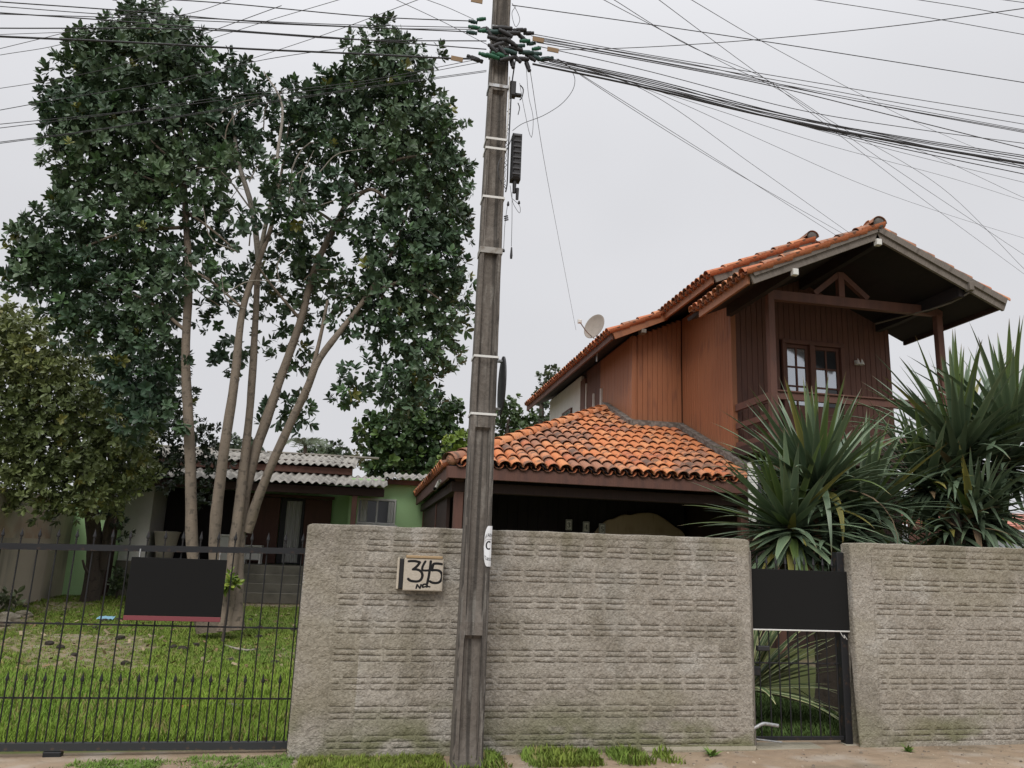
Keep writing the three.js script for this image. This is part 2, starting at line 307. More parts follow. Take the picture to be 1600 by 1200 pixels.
function brickWall(label, x0, x1, bx0, bx1) {
  const top = (x) => 1.652 + .0075 * (x + .45) + .012 * (fbm(x * 7, 1, 1, 3) - .5), W = thing('brick_wall', label, 'wall', [x0, 0, WZ]);
  // core: front face on a fine grid, set back where the bricks sit; rounded top; flat back
  const nx = Math.round((x1 - x0) / .02), ny = 84, P = [], I = [], r = .008, D = .14, cols = ny + 10;
  for (let i = 0; i <= nx; i++) {
    const x = lerp(x0, x1, i / nx), e = Math.min(x - x0, x1 - x), ec = e < r ? r - Math.sqrt(Math.max(0, r * r - (r - e) * (r - e))) : 0, T = top(x) - (e < .05 ? .016 * Math.pow(1 - e / .05, 2) : 0);
    for (let j = 0; j < cols; j++) {
      let y, z;
      if (j <= ny) { y = lerp(-.12, T - r, j / ny); const ins = step(bx0 + .012, bx0 + .03, x) * (1 - step(bx1 - .03, bx1 - .012, x)) * step(.03, .05, y) * (1 - step(T - .07, T - .045, y)); z = wzf(x, y) - ec - .028 * ins; }
      else if (j <= ny + 4) { const a = (j - ny) / 4 * Math.PI / 2; y = T - r + r * Math.sin(a); z = -r + r * Math.cos(a) + wzf(x, T) * .6 - ec; }
      else if (j <= ny + 8) { const a = (j - ny - 4) / 4 * Math.PI / 2; y = T - r + r * Math.cos(a); z = -D + r - r * Math.sin(a) + ec; }
      else { y = -.12; z = -D + ec; }
      P.push(x - (i === 0 ? .003 * 0 : 0), y, WZ + z);
      if (i && j) { const a = (i - 1) * cols + j - 1, b = a + cols; I.push(a, b, a + 1, b, b + 1, a + 1); }
    }
  }
  // end caps as fans
  for (const [i, f] of [[0, 0], [nx, 1]]) { const b = i * cols, c = P.length / 3; P.push(i ? x1 : x0, .8, WZ - D / 2); for (let j = 0; j < cols - 1; j++) f ? I.push(b + j, c, b + j + 1) : I.push(b + j, b + j + 1, c); }
  let g = new THREE.BufferGeometry(); g.setAttribute('position', new THREE.Float32BufferAttribute(P, 3)); g.setIndex(I);
  g.computeVertexNormals();
  const put = (q) => { q = uvm(q); return q.translate(-x0, 0, -WZ); };
  part('plaster', put(g), wallMat, W);
  const rb = rng(Math.round(x0 * 100) + 400), gap = .19;
  for (let k = 0; k < 8; k++) {
    const yc = (x) => top(x) * 0 + 1.652 + .0075 * (x + .45) - .15 - .2 * k;
    let a = bx0 - .19 * rb() * 0 - (k % 2 ? .095 : 0);
    while (a < bx1 - .03) {
      const xa = Math.max(a, bx0), xb = Math.min(a + gap, bx1); a += gap;
      if (xb - xa < .04) continue;
      const bare_ = rb() < .04 ? .2 : 1, push = .004 * (rb() - .5), NX = Math.max(4, Math.round((xb - xa) / .0135)), gl = [], cx = (xa + xb) / 2;
      const ly = [-.1], grooves = [.043, 0, -.043].map((q) => ({ y: q + .004 * (rb() - .5), d: (.0082 + .003 * rb()) * bare_ * (rb() < .05 ? .3 : 1), l: .012 + .014 * rb(), r: .012 + .014 * rb(), w: rb() * 20 }));
      for (const q of [...grooves].reverse()) ly.push(q.y - .0085, q.y - .0055, q.y - .0015, q.y + .0025, q.y + .004, q.y + .005);
      ly.push(.1); for (const q of [-.075, -.0215, .0215, .075]) ly.push(q); ly.sort((p, q) => p - q);
      const Q = [], J = [], H = ly.length + 2, vx = [];
      for (let i = -1; i <= NX + 1; i++) vx.push(i);
      for (const i of vx) {
        const x = lerp(xa, xb, clamp(i / NX)), ring = i < 0 || i > NX, E = Math.min(x - xa, xb - x);
        for (let j = -1; j <= ly.length; j++) {
          const l = ly[clamp(j, 0, ly.length - 1)], wob = .003 * (vnoise(x * 45, k * 7 + Math.round(l * 20), 3) - .5) * (Math.abs(l) < .099 ? 1 : 0), y = yc(x) + l + wob;
          let z = wzf(x, y) + push * step(0, .03, E) * step(.1, .07, Math.abs(l));
          for (const q of grooves) { const d = l - q.y; if (d > -.0086 && d < .0051) { const pr = d > .0048 ? 0 : d > .003 ? .92 : d > 0 ? 1 : d > -.003 ? .9 : d > -.007 ? .35 : 0; z -= q.d * pr * step(q.l - .006, q.l + .006, x - xa) * step(q.r - .006, q.r + .006, xb - x) * (.75 + .5 * vnoise(x * 30 + q.w, q.w)); } }
          
          if (ring || j < 0 || j === ly.length) z -= .024;
          Q.push(x, y, WZ + z + .0015);
        }
      }
      const C = vx.length;
      for (let i = 1; i < C; i++) for (let j = 1; j < H; j++) { const p = (i - 1) * H + j - 1, b = p + H; J.push(p, b, p + 1, b, b + 1, p + 1); }
      // the rim that runs back into the wall keeps its own edge, so neighbouring faces meet without a seam
      const front = [], rim = []; for (let t = 0; t < J.length; t += 3) { const q3 = J.slice(t, t + 3), isRim = q3.some((v) => { const i = Math.floor(v / H), j = v % H; return i === 0 || i === C - 1 || j === 0 || j === H - 1; }); (isRim ? rim : front).push(...q3); }
      const pos = new THREE.Float32BufferAttribute(Q, 3), mk = (I) => { const q = new THREE.BufferGeometry(); q.setAttribute('position', pos.clone()); q.setIndex(I); q.computeVertexNormals(); return put(q); };
      part('brick', [mk(front), mk(rim)], wallMat, W);
    }
  }
  return W;
}
brickWall('long grey grooved brick wall between iron fence and narrow gate, behind the pole', -.455, 3.15, -.2, 3.03);
brickWall('grey grooved brick wall right of the narrow gate, running out of view', 4.072, 9.2, 4.27, 9.1);
const footMat = std({ map: ctex(256, 128, 2, 1, (u, v) => mixc([.36, .32, .26], [.24, .22, .15], tfbm(u, v, 9, 17, 4))), bumpMap: bumpRough, bumpScale: .01, roughness: .97 });
solo('concrete_footing', [box(2.2, -.1, WZ - .1, 3.15, .065, WZ + .035, .02)], footMat, 'low concrete footing along the right foot of the long grey wall', 'footing');
{ // threshold under the gate
  solo('gate_threshold', [box(3.16, -.08, -6.32, 4.06, .045, -6.08, .015)], footMat, 'worn concrete threshold under the narrow iron gate', 'threshold');
}
// neighbour's wall along the left edge of the yard
{
  const m = std({ map: ctex(1024, 256, 12, 3, (u, v) => { const x = u * 12, y = v * 3; let c = mixc([.44, .385, .315], [.56, .495, .41], fbm(x * 1.2, y * 1.5, 6, 4)); c = mixc(c, [.2, .19, .175], step(.48, .7, fbm(x * 2.2, y * .5, 14, 4)) * .7); return mixc(c, [.36, .2, .12], step(.7, 0, y) * step(.4, .65, fbm(x * 2, y * 2, 17, 3)) * .6); }), bumpMap: bumpRough, bumpScale: .006, roughness: .95 });
  const W = thing('boundary_wall', 'stained beige plastered boundary wall along the left side of the yard', 'wall', [-6.35, 0, -14]);
  const panel = (z0, z1, h, x) => box(x - .16, -.1, z0, x, h, z1, .012).translate(6.35, 0, 14);
  part('wall_panel', panel(-20.2, -17.3, 2.1, -6.42), m, W); part('wall_panel', panel(-17.28, -9, 2.25, -6.3), m, W); part('pillar', panel(-20.5, -20.22, 2.3, -6.3), m, W);
}
// ------------------------------------------------------------------ house number box
{
  const x0 = .288, x1 = .585, y0 = 1.18, y1 = 1.435, zf = WZ + .085;
  const T = thing('letterbox', 'pale concrete letterbox with 345 painted in black on the grey wall', 'letterbox', [.43, y0, WZ]);
  const mv = (g) => g.translate(-.43, -y0, -WZ);
  const pale = std({ map: ctex(128, 128, .4, .4, (u, v) => mixc([.56, .5, .41], [.43, .38, .3], tfbm(u, v, 7, 14, 4))), roughness: .9 });
  part('back_plate', mv(box(x0 - .05, y0 + .012, WZ - .02, x0 - .034, y1 - .012, WZ + .05, .003)), pale, T);
  part('box_body', mv(box(x0 - .033, y0 + .015, WZ - .02, x1 - .008, y1 - .02, WZ + .04, .003)), M.black, T);
  const fp = part('front_panel', mv(box(x0, y0 + .004, WZ + .041, x1, y1 - .012, zf, .004)), pale, T);
  part('top_board', mv(box(x0 + .012, y1 - .011, WZ - .01, x1 - .01, y1 + .008, zf + .008, .003)), M.paleWood, T);
  const c = document.createElement('canvas'); c.width = 512; c.height = 448; const k = c.getContext('2d');
  k.fillStyle = '#b9b0a2'; k.fillRect(0, 0, 512, 448);
  const rr = rng(5); for (let i = 0; i < 900; i++) { k.fillStyle = rr() < .5 ? 'rgba(90,80,66,.10)' : 'rgba(225,215,200,.12)'; k.fillRect(rr() * 512, rr() * 448, 3 + rr() * 30, 2 + rr() * 12); }
  const X = (v) => (v - 568) / 178 * 512, Y = (v) => (v - 205) / 170 * 448;
  k.strokeStyle = '#0b0b0e'; k.lineCap = 'round'; k.lineJoin = 'round';
  const pathOf = (w, ...p) => { k.lineWidth = w * 1.35; k.beginPath(); k.moveTo(X(p[0]), Y(p[1])); let i = 2; for (; i + 3 < p.length; i += 4) k.quadraticCurveTo(X(p[i]), Y(p[i + 1]), X(p[i + 2]), Y(p[i + 3])); if (i + 1 < p.length) k.lineTo(X(p[i]), Y(p[i + 1])); k.stroke(); };
  pathOf(27, 584, 218, 612, 212, 636, 222, 626, 246, 606, 262, 650, 258, 652, 296, 650, 334, 612, 328, 594, 328, 586, 316);
  pathOf(24, 662, 216, 640, 262, 655, 266, 672, 268, 692, 262); pathOf(26, 688, 214, 686, 280, 677, 338);
  pathOf(27, 742, 228, 716, 222, 702, 228, 696, 244, 697, 264, 744, 254, 746, 296, 744, 336, 712, 334, 700, 334, 690, 326);
  pathOf(17, 626, 366, 627, 356, 630, 346, 638, 358, 644, 366, 646, 356, 648, 345); pathOf(20, 656, 357, 654, 342, 668, 342, 682, 348, 676, 357); pathOf(17, 658, 360, 672, 352, 690, 356);
  const tx = new THREE.CanvasTexture(c); tx.colorSpace = THREE.SRGBColorSpace; tx.needsUpdate = true;
  const pl = new THREE.PlaneGeometry(x1 - x0 - .014, y1 - y0 - .03).translate((x0 + x1) / 2, (y0 + y1) / 2 - .004, zf + .002);
  part('painted_number', mv(pl), std({ map: tx, roughness: .85 }), T);
}
// ------------------------------------------------------------------ brown timber house
const clayBump = btex(256, 256, .4, .4, (u, v) => tfbm(u, v, 20, 81, 4));
const clay = (a, b, dirt, s) => std({ map: ctex(512, 512, 1.6, 1.6, (u, v) => { const n = tfbm(u, v, 8, s, 4), m = tfbm(u, v, 14, s + 7, 4); return mixc(mixc(a, b, n), [.1, .075, .06], step(.62 - dirt, .8 - dirt, m) * .75); }), bumpMap: clayBump, bumpScale: .006, roughness: .92 });
const CLAY = [clay([.66, .25, .1], [.57, .2, .08], .02, 5), clay([.7, .31, .14], [.6, .24, .1], .04, 15), clay([.55, .2, .095], [.46, .16, .08], .06, 25), clay([.42, .19, .11], [.28, .15, .1], .13, 35), clay([.62, .28, .14], [.5, .21, .11], .1, 45)];
function tileGeo(len, r0, r1, th, ox) { // half pipe along +y, open downwards
  const n = 8, P = [], ring = (r, y, k) => { const a = Math.PI * k / n; return [Math.cos(a) * r, y, Math.sin(a) * r * .92]; };
  const quad = (a, b, c, d) => { for (const v of [a, b, c, a, c, d]) P.push(...v); };
  for (let k = 0; k < n; k++) {
    quad(ring(r0, 0, k), ring(r1, len, k), ring(r1, len, k + 1), ring(r0, 0, k + 1));
    quad(ring(r0 - th, 0, k + 1), ring(r1 - th, len, k + 1), ring(r1 - th, len, k), ring(r0 - th, 0, k));
    quad(ring(r0, 0, k + 1), ring(r0 - th, 0, k + 1), ring(r0 - th, 0, k), ring(r0, 0, k));
    quad(ring(r1, len, k), ring(r1 - th, len, k), ring(r1 - th, len, k + 1), ring(r1, len, k + 1));
  }
  let g = new THREE.BufferGeometry(); g.setAttribute('position', new THREE.Float32BufferAttribute(P, 3));
  const U = []; for (let i = 0; i < P.length; i += 3) U.push(P[i] + P[i + 2] * .5 + ox, P[i + 1] + ox * .7); g.setAttribute('uv', new THREE.Float32BufferAttribute(U, 2));
  const m = mergeVertices(new THREE.BufferGeometry().setAttribute('position', g.attributes.position).setAttribute('uv', g.attributes.uv)); m.computeVertexNormals(); return m;
}
const TILE = [0, 1, 2, 3, 4, 5].map((k) => tileGeo(.5, .1, .082, .014, k * .31)), PAN = tileGeo(.45, .08, .09, .012, .2).rotateY(Math.PI);
const HIPT = [0, 1, 2].map((k) => tileGeo(.47, .125, .1, .016, k * .43));
const basisM = (x, y, z, o) => new THREE.Matrix4().makeBasis(x, y, z).setPosition(o);
// lays cover tiles as parts (or joined) and pan tiles joined, on the plane O + u U + v V
function layTiles(root, O, U, V, uMax, vMax, pitch, exposure, inside, single, seed, dull = false) {
  const N = U.clone().cross(V).normalize(), r = rng(seed), pans = [], rest = []; let made = 0;
  const rootInv = root.position.clone().negate();
  for (let i = 0; i <= uMax / pitch; i++) for (let j = 0; j <= vMax / exposure; j++) {
    const u = i * pitch + .008 * (r() - .5), v = j * exposure - .06 + .02 * (r() - .5);
    const q = O.clone().addScaledVector(U, u).addScaledVector(V, v).addScaledVector(N, .03 + .004 * r()).add(rootInv);
    const yaw = (r() - .5) * .05, tilt = .045 + .02 * r();
    const uu = U.clone().applyAxisAngle(N, yaw), vv = V.clone().applyAxisAngle(N, yaw).applyAxisAngle(uu, -tilt), nn = uu.clone().cross(vv);
    const blotch = fbm(u * .9 + seed, v * 1.1, 3, 3), x = r();
    const kind = blotch > .6 ? (x < .55 ? 3 : x < .8 ? 4 : 2) : blotch > .5 ? (x < .15 ? 3 : x < .5 ? 4 : x < .75 ? 1 : 0) : (x < .45 ? 0 : x < .8 ? 1 : x < .9 ? 2 : x < .94 ? 3 : 4);
    const kd = dull && kind < 2 ? (kind ? 4 : 2) : kind, tone = kind === 3 ? .6 : 1;
    if (inside(u, v + .2)) {
      const m4 = basisM(uu, vv, nn, q);
      if (single(i, j)) { const m = shade(new THREE.Mesh(TILE[(r() * 6) | 0], CLAY[kd])); m.name = 'roof_tile'; m.applyMatrix4(m4); root.add(m); made++; }
      else rest.push({ m: m4, c: [tone, tone, tone] });
    }
    if (inside(u + pitch / 2, v + .2)) pans.push({ m: basisM(U, vv, N, q.clone().addScaledVector(U, pitch / 2).addScaledVector(N, .02)), c: [.95, .9, .85] });
  }
  const un = (m) => { m.name = m.name.replace(/_\d+$/, ''); return m; };
  if (rest.length) un(scatter('roof_tiles', TILE[1], CLAY[4], rest, root));
  if (pans.length) un(scatter('pan_tiles', PAN, CLAY[2], pans, root));
  return made;
}
const HOUSE = thing('timber_house', 'two storey brown timber house with gabled balcony and tiled roof', 'house', [7.8, 0, -12.5]);
const H0 = HOUSE.position, hv = (g) => g.translate(-H0.x, -H0.y, -H0.z);
const mainY = (x) => 7.28 - .455 * Math.abs(x - 7.58), balY = (x) => 6.73 - .447 * Math.abs(x - 7.58);
{
  // dark core behind the boards
  part('wall_core', [
    hv(poly([[6.28, 0], [9.38, 0], [9.38, mainY(9.38) - .2], [7.58, 7.05], [6.28, mainY(6.28) - .2]], -12.56, -14.9)),
    hv(poly([[5.2, 0], [10, 0], [10, 6.0], [7.58, 7.0], [5.2, 6.1]], -14.92, -22.3)),
  ], M.darkWood, HOUSE);
  const board = (x0, y0, z0, x1, y1, z1, mat, n = 'plank') => part(n, hv(box(x0, y0, z0, x1, y1, z1, .007)), mat, HOUSE);
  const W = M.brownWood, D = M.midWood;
  // front wall behind the balcony (with a hole for the doors) and the wall below it
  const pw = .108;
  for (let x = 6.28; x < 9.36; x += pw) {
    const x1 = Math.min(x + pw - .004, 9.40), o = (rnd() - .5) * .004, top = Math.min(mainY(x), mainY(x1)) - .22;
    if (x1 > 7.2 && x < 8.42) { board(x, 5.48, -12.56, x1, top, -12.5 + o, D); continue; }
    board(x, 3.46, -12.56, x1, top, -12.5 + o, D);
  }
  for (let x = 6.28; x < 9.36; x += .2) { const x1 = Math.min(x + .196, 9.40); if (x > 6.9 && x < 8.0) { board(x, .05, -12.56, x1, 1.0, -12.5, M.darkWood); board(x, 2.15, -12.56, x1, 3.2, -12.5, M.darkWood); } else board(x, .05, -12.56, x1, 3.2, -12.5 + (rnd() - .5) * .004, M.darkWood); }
  // side of the balcony block, facing left
  for (let z = -12.55; z > -14.75; z -= pw) board(6.21 + (rnd() - .5) * .004, 2.9, Math.max(z - pw + .004, -14.78), 6.28, mainY(6.2) - .2, z, W);
  part('corner_board', hv(box(6.185, 2.6, -12.6, 6.28, mainY(6.2) - .2, -12.47, .006)), W, HOUSE);
  // recessed wall, facing the street
  for (let x = 5.14; x < 6.2; x += pw) board(x, 3.6, -14.9, Math.min(x + pw - .004, 6.205), mainY(x) - .18, -14.8 + (rnd() - .5) * .004, W);
  part('corner_board', hv(box(5.11, 3.6, -14.92, 5.2, mainY(5.15) - .18, -14.77, .006)), W, HOUSE);
  // long side wall going back
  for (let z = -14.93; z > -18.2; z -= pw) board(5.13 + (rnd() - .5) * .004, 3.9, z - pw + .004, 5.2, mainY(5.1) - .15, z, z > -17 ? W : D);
  part('white_wall', hv(box(5.12, 3.9, -22.3, 5.2, mainY(5.1) - .15, -18.75, .005)), M.white, HOUSE, 'white plastered end of the side wall');
  // tall shutters and the small window on the side
  part('shutter', hv(box(5.09, 4.3, -18.72, 5.2, 5.85, -18.3, .006)), D, HOUSE);
  const sw = part('window', hv(box(5.1, 4.3, -18.28, 5.2, 5.7, -18.22, .004)), M.white, HOUSE);
  const w2 = part('window', hv(box(5.075, 4.55, -20.6, 5.13, 5.32, -19.6, .005)), M.midWood, HOUSE);
  part('pane', hv(box(5.06, 4.62, -20.05, 5.076, 5.26, -19.66, .003)), M.glass, w2); part('pane', hv(box(5.06, 4.62, -20.54, 5.076, 5.26, -20.12, .003)), M.glass, w2);
  for (const z of [-16.9, -17.5]) part('window_frame', hv(box(5.08, 4.4, z - .05, 5.14, 5.3, z, .004)), M.white, HOUSE);
  // ---- French doors
  const A = { x: 7.2, y0: 3.46, y1: 5.48 };
  part('door_frame', [hv(box(7.19, 5.42, -12.6, 8.43, 5.5, -12.46)), hv(box(7.19, 3.46, -12.6, 7.26, 5.42, -12.465)), hv(box(8.36, 3.46, -12.6, 8.43, 5.42, -12.465)), hv(box(7.735, 3.46, -12.6, 7.83, 5.42, -12.462))], D, HOUSE);
  for (const [x0, x1] of [[7.262, 7.733], [7.832, 8.358]]) {
    const f = .055, door = part('door', [hv(box(x0, 3.47, -12.585, x0 + f, 5.42, -12.535, .004)), hv(box(x1 - f, 3.47, -12.585, x1, 5.42, -12.535, .004)), hv(box(x0 + f, 5.36, -12.585, x1 - f, 5.42, -12.536, .004)), hv(box(x0 + f, 3.47, -12.585, x1 - f, 4.28, -12.545, .004))], D, HOUSE);
    const mx = (x0 + x1) / 2, ys = [4.28, 4.64, 5.0, 5.36];
    part('muntin', [hv(box(mx - .016, 4.28, -12.58, mx + .016, 5.36, -12.538, .003)), hv(box(x0 + f, 4.625, -12.579, x1 - f, 4.655, -12.537, .003)), hv(box(x0 + f, 4.985, -12.579, x1 - f, 5.015, -12.537, .003))], D, door);
    for (let r = 0; r < 3; r++) for (const [a, b] of [[x0 + f, mx - .016], [mx + .016, x1 - f]]) {
      const dark = x0 > 7.8 && (r === 2 || (r === 0 && a > mx) || (r === 1 && a > mx + .1));
      const g = box(a, ys[r] + .014, -12.566, b, ys[r + 1] - .014, -12.558, .002); hv(g);
      part('pane', g, dark ? M.darkGlass : M.glass, door);
    }
  }
  part('wall_lamp', [hv(box(8.64, 5.12, -12.5, 8.72, 5.2, -12.44, .01)), hv(new THREE.ConeGeometry(.045, .12, 12, 1, true).toNonIndexed().translate(8.655, 5.17, -12.4)), hv(new THREE.ConeGeometry(.045, .12, 12, 1, true).toNonIndexed().translate(8.735, 5.17, -12.4))].map((g) => g.attributes.uv ? g : uvm(g)), M.white, HOUSE);
  // ---- balcony
  part('balcony_floor', hv(box(6.14, 3.24, -12.48, 9.5, 3.4, -11.12, .01)), M.darkWood, HOUSE);
  const P = [];
  for (const x of [6.2, 9.33]) part('post', hv(box(x, 0.1, -11.26, x + .115, balY(x + .05) - .16, -11.145, .008)), D, HOUSE);
  part('beam', hv(bar(V3(6.24, 5.82, -11.2), V3(9.46, 5.82, -11.2), .1, .16)), D, HOUSE);
  part('king_post', hv(box(7.5, 5.9, -11.24, 7.61, 6.34, -11.14)), D, HOUSE);
  part('strut', hv(bar(V3(7.06, 5.92, -11.19), V3(7.52, 6.3, -11.19), .08, .09)), D, HOUSE); part('strut', hv(bar(V3(8.05, 5.92, -11.19), V3(7.59, 6.3, -11.19), .08, .09)), D, HOUSE);
  // rails
  for (const [y, h] of [[4.13, .12], [3.8, .1], [3.46, .1]]) part('rail', hv(box(6.225, y - h / 2, -12.46, 6.27, y + h / 2, -11.262, .005)), D, HOUSE);
  part('rail', hv(box(6.318, 4.06, -11.23, 9.328, 4.18, -11.17, .006)), D, HOUSE);
  part('rail', hv(box(6.3, 4.181, -11.25, 9.34, 4.21, -11.14, .006)), D, HOUSE);
  for (const y of [3.5]) part('rail', hv(box(6.318, y - .06, -11.22, 9.328, y + .06, -11.18, .005)), D, HOUSE);
  part('beam', hv(box(6.14, 3.05, -11.3, 9.5, 3.235, -11.14, .008)), M.darkWood, HOUSE);
  // ---- window with a grille under the balcony
  const gw = part('window', [hv(box(6.92, 1.0, -12.58, 7.98, 1.07, -12.49)), hv(box(6.92, 2.08, -12.58, 7.98, 2.15, -12.49)), hv(box(6.92, 1.07, -12.58, 6.98, 2.08, -12.491)), hv(box(7.92, 1.07, -12.58, 7.98, 2.08, -12.491))], D, HOUSE);
  part('pane', hv(box(6.98, 1.07, -12.57, 7.92, 2.08, -12.55, .002)), M.darkGlass, gw);
  for (let x = 7.05; x < 7.9; x += .13) part('grille_bar', hv(box(x, 1.0, -12.47, x + .014, 2.15, -12.456, .002)), M.iron, gw);
}
// ---- roofs of the house
{
  const S = M.soffit, N = 7.58;
  const roofSlab = (xe, z0, z1, f, side) => slab(...(side < 0 ? [V3(xe, f(xe), z0), V3(N, f(N), z0), V3(N, f(N), z1), V3(xe, f(xe), z1)] : [V3(N, f(N), z0), V3(xe, f(xe), z0), V3(xe, f(xe), z1), V3(N, f(N), z1)]), .06);
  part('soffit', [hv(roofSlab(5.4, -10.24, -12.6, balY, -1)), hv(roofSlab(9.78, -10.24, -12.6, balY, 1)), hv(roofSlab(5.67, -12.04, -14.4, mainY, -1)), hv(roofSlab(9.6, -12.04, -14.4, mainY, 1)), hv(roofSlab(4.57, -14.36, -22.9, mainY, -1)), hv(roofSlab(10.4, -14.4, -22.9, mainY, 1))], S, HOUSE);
  const rake = (xa, xb, z, f, h, mat, name = 'rake_board') => part(name, hv(bar(V3(xa, f(xa) - h / 2 + .02, z), V3(xb, f(xb) - h / 2 + .02, z), .045, h)), mat, HOUSE);
  rake(5.4, N, -10.2, balY, .2, M.greyWood); rake(N, 9.8, -10.2, balY, .2, M.greyWood);
  rake(5.42, N, -10.165, (x) => balY(x) + .01, .1, M.greyWood, 'drip_board'); rake(N, 9.8, -10.165, (x) => balY(x) + .01, .1, M.greyWood, 'drip_board');
  rake(5.66, N, -12.0, mainY, .17, M.greyWood); rake(N, 9.6, -12.0, mainY, .17, M.midWood);
  rake(4.56, 5.68, -14.32, mainY, .18, M.brownWood);
  const eave = (x, z0, z1, f, mat, h = .17) => part('fascia', hv(box(x - .025, f(x) - h + .02, z1, x + .02, f(x) + .02, z0, .006)), mat, HOUSE);
  eave(5.385, -10.23, -12.0, balY, M.brownWood, .18); eave(5.65, -12.03, -14.34, mainY, M.brownWood); eave(4.55, -14.35, -22.9, mainY, M.midWood); eave(9.79, -10.23, -12.6, balY, M.darkWood, .14);
  for (const x of [6.12, 7.58, 9.1]) part('purlin', hv(box(x - .05, balY(x) - .28, -12.4, x + .05, balY(x) - .085, -10.23 + (x < 9 ? 0 : -.05), .006)), S, HOUSE);
  for (const x of [6.12, 7.58]) part('purlin_end', hv(box(x - .045, balY(x) - .29, -10.226, x + .045, balY(x) - .19, -10.14, .006)), M.white, HOUSE);
  part('purlin_end', hv(box(5.2 - .05, mainY(5.2) - .26, -14.5, 5.2 + .05, mainY(5.2) - .18, -14.29, .006)), M.greyWood, HOUSE);
  const c = Math.cos(Math.atan(.45)), s = Math.sin(Math.atan(.45));
  const tiles = (x0, z0, z1, f, dir, seed, single) => {
    const V = V3(dir * c, s, 0), U = V3(0, 0, dir > 0 ? 1 : -1), len = Math.abs(N - x0) / c, run = Math.abs(z1 - z0), nI = Math.floor((run - .1) / .19);
    const O = V3(x0, f(x0) + .01, dir > 0 ? z0 - .09 - nI * .19 : z0 - .09);
    layTiles(HOUSE, O, U, V, nI * .19 + .01, len - .1, .19, .36, (u, v) => v < len + .12, (i, j) => single(dir > 0 ? nI - i : i, j), seed, true);
  };
  tiles(5.36, -10.18, -12.3, balY, 1, 101, (i, j) => i < 2 || j < 1); tiles(9.82, -10.18, -12.3, balY, -1, 102, (i, j) => i < 2);
  tiles(5.62, -12.0, -14.4, mainY, 1, 103, (i, j) => i < 2 || j < 1); tiles(4.52, -14.32, -22.9, mainY, 1, 104, (i, j) => i < 2 || j < 1); tiles(9.62, -12, -22.9, mainY, -1, 105, () => false);
  const ridge = (y, z0, z1) => { for (let z = z0; z > z1; z -= .4) { const m = shade(new THREE.Mesh(HIPT[(rnd() * 3) | 0], CLAY[z === z0 ? 3 : 2])); m.name = 'ridge_tile'; m.applyMatrix4(basisM(V3(1, 0, 0), V3(0, .03, -1).normalize(), V3(0, 1, .03).normalize(), V3(N - H0.x, y - H0.y, z - H0.z))); HOUSE.add(m); } };
  ridge(6.79, -10.1, -12.2); ridge(7.33, -11.95, -22.9);
  const mort = std({ map: ctex(64, 64, .3, .3, (u, v) => mixc([.16, .15, .14], [.07, .065, .06], tfbm(u, v, 6, 3, 3))), roughness: 1 });
  for (const [y, z] of [[6.79, -10.13], [7.33, -11.98]]) part('mortar', hv(uvm(new THREE.SphereGeometry(.1, 12, 8).toNonIndexed().scale(1, .9, .35).translate(N, y + .012, z))), mort, HOUSE);
  part('wire_bracket', [hv(box(9.12, 5.84, -10.24, 9.2, 5.98, -10.12)), hv(tube([V3(9.16, 5.82, -10.18), V3(9.1, 5.75, -10.5), V3(8.7, 5.75, -11.9)], .014, 10, 6).toNonIndexed())], M.greyWood, HOUSE);
}
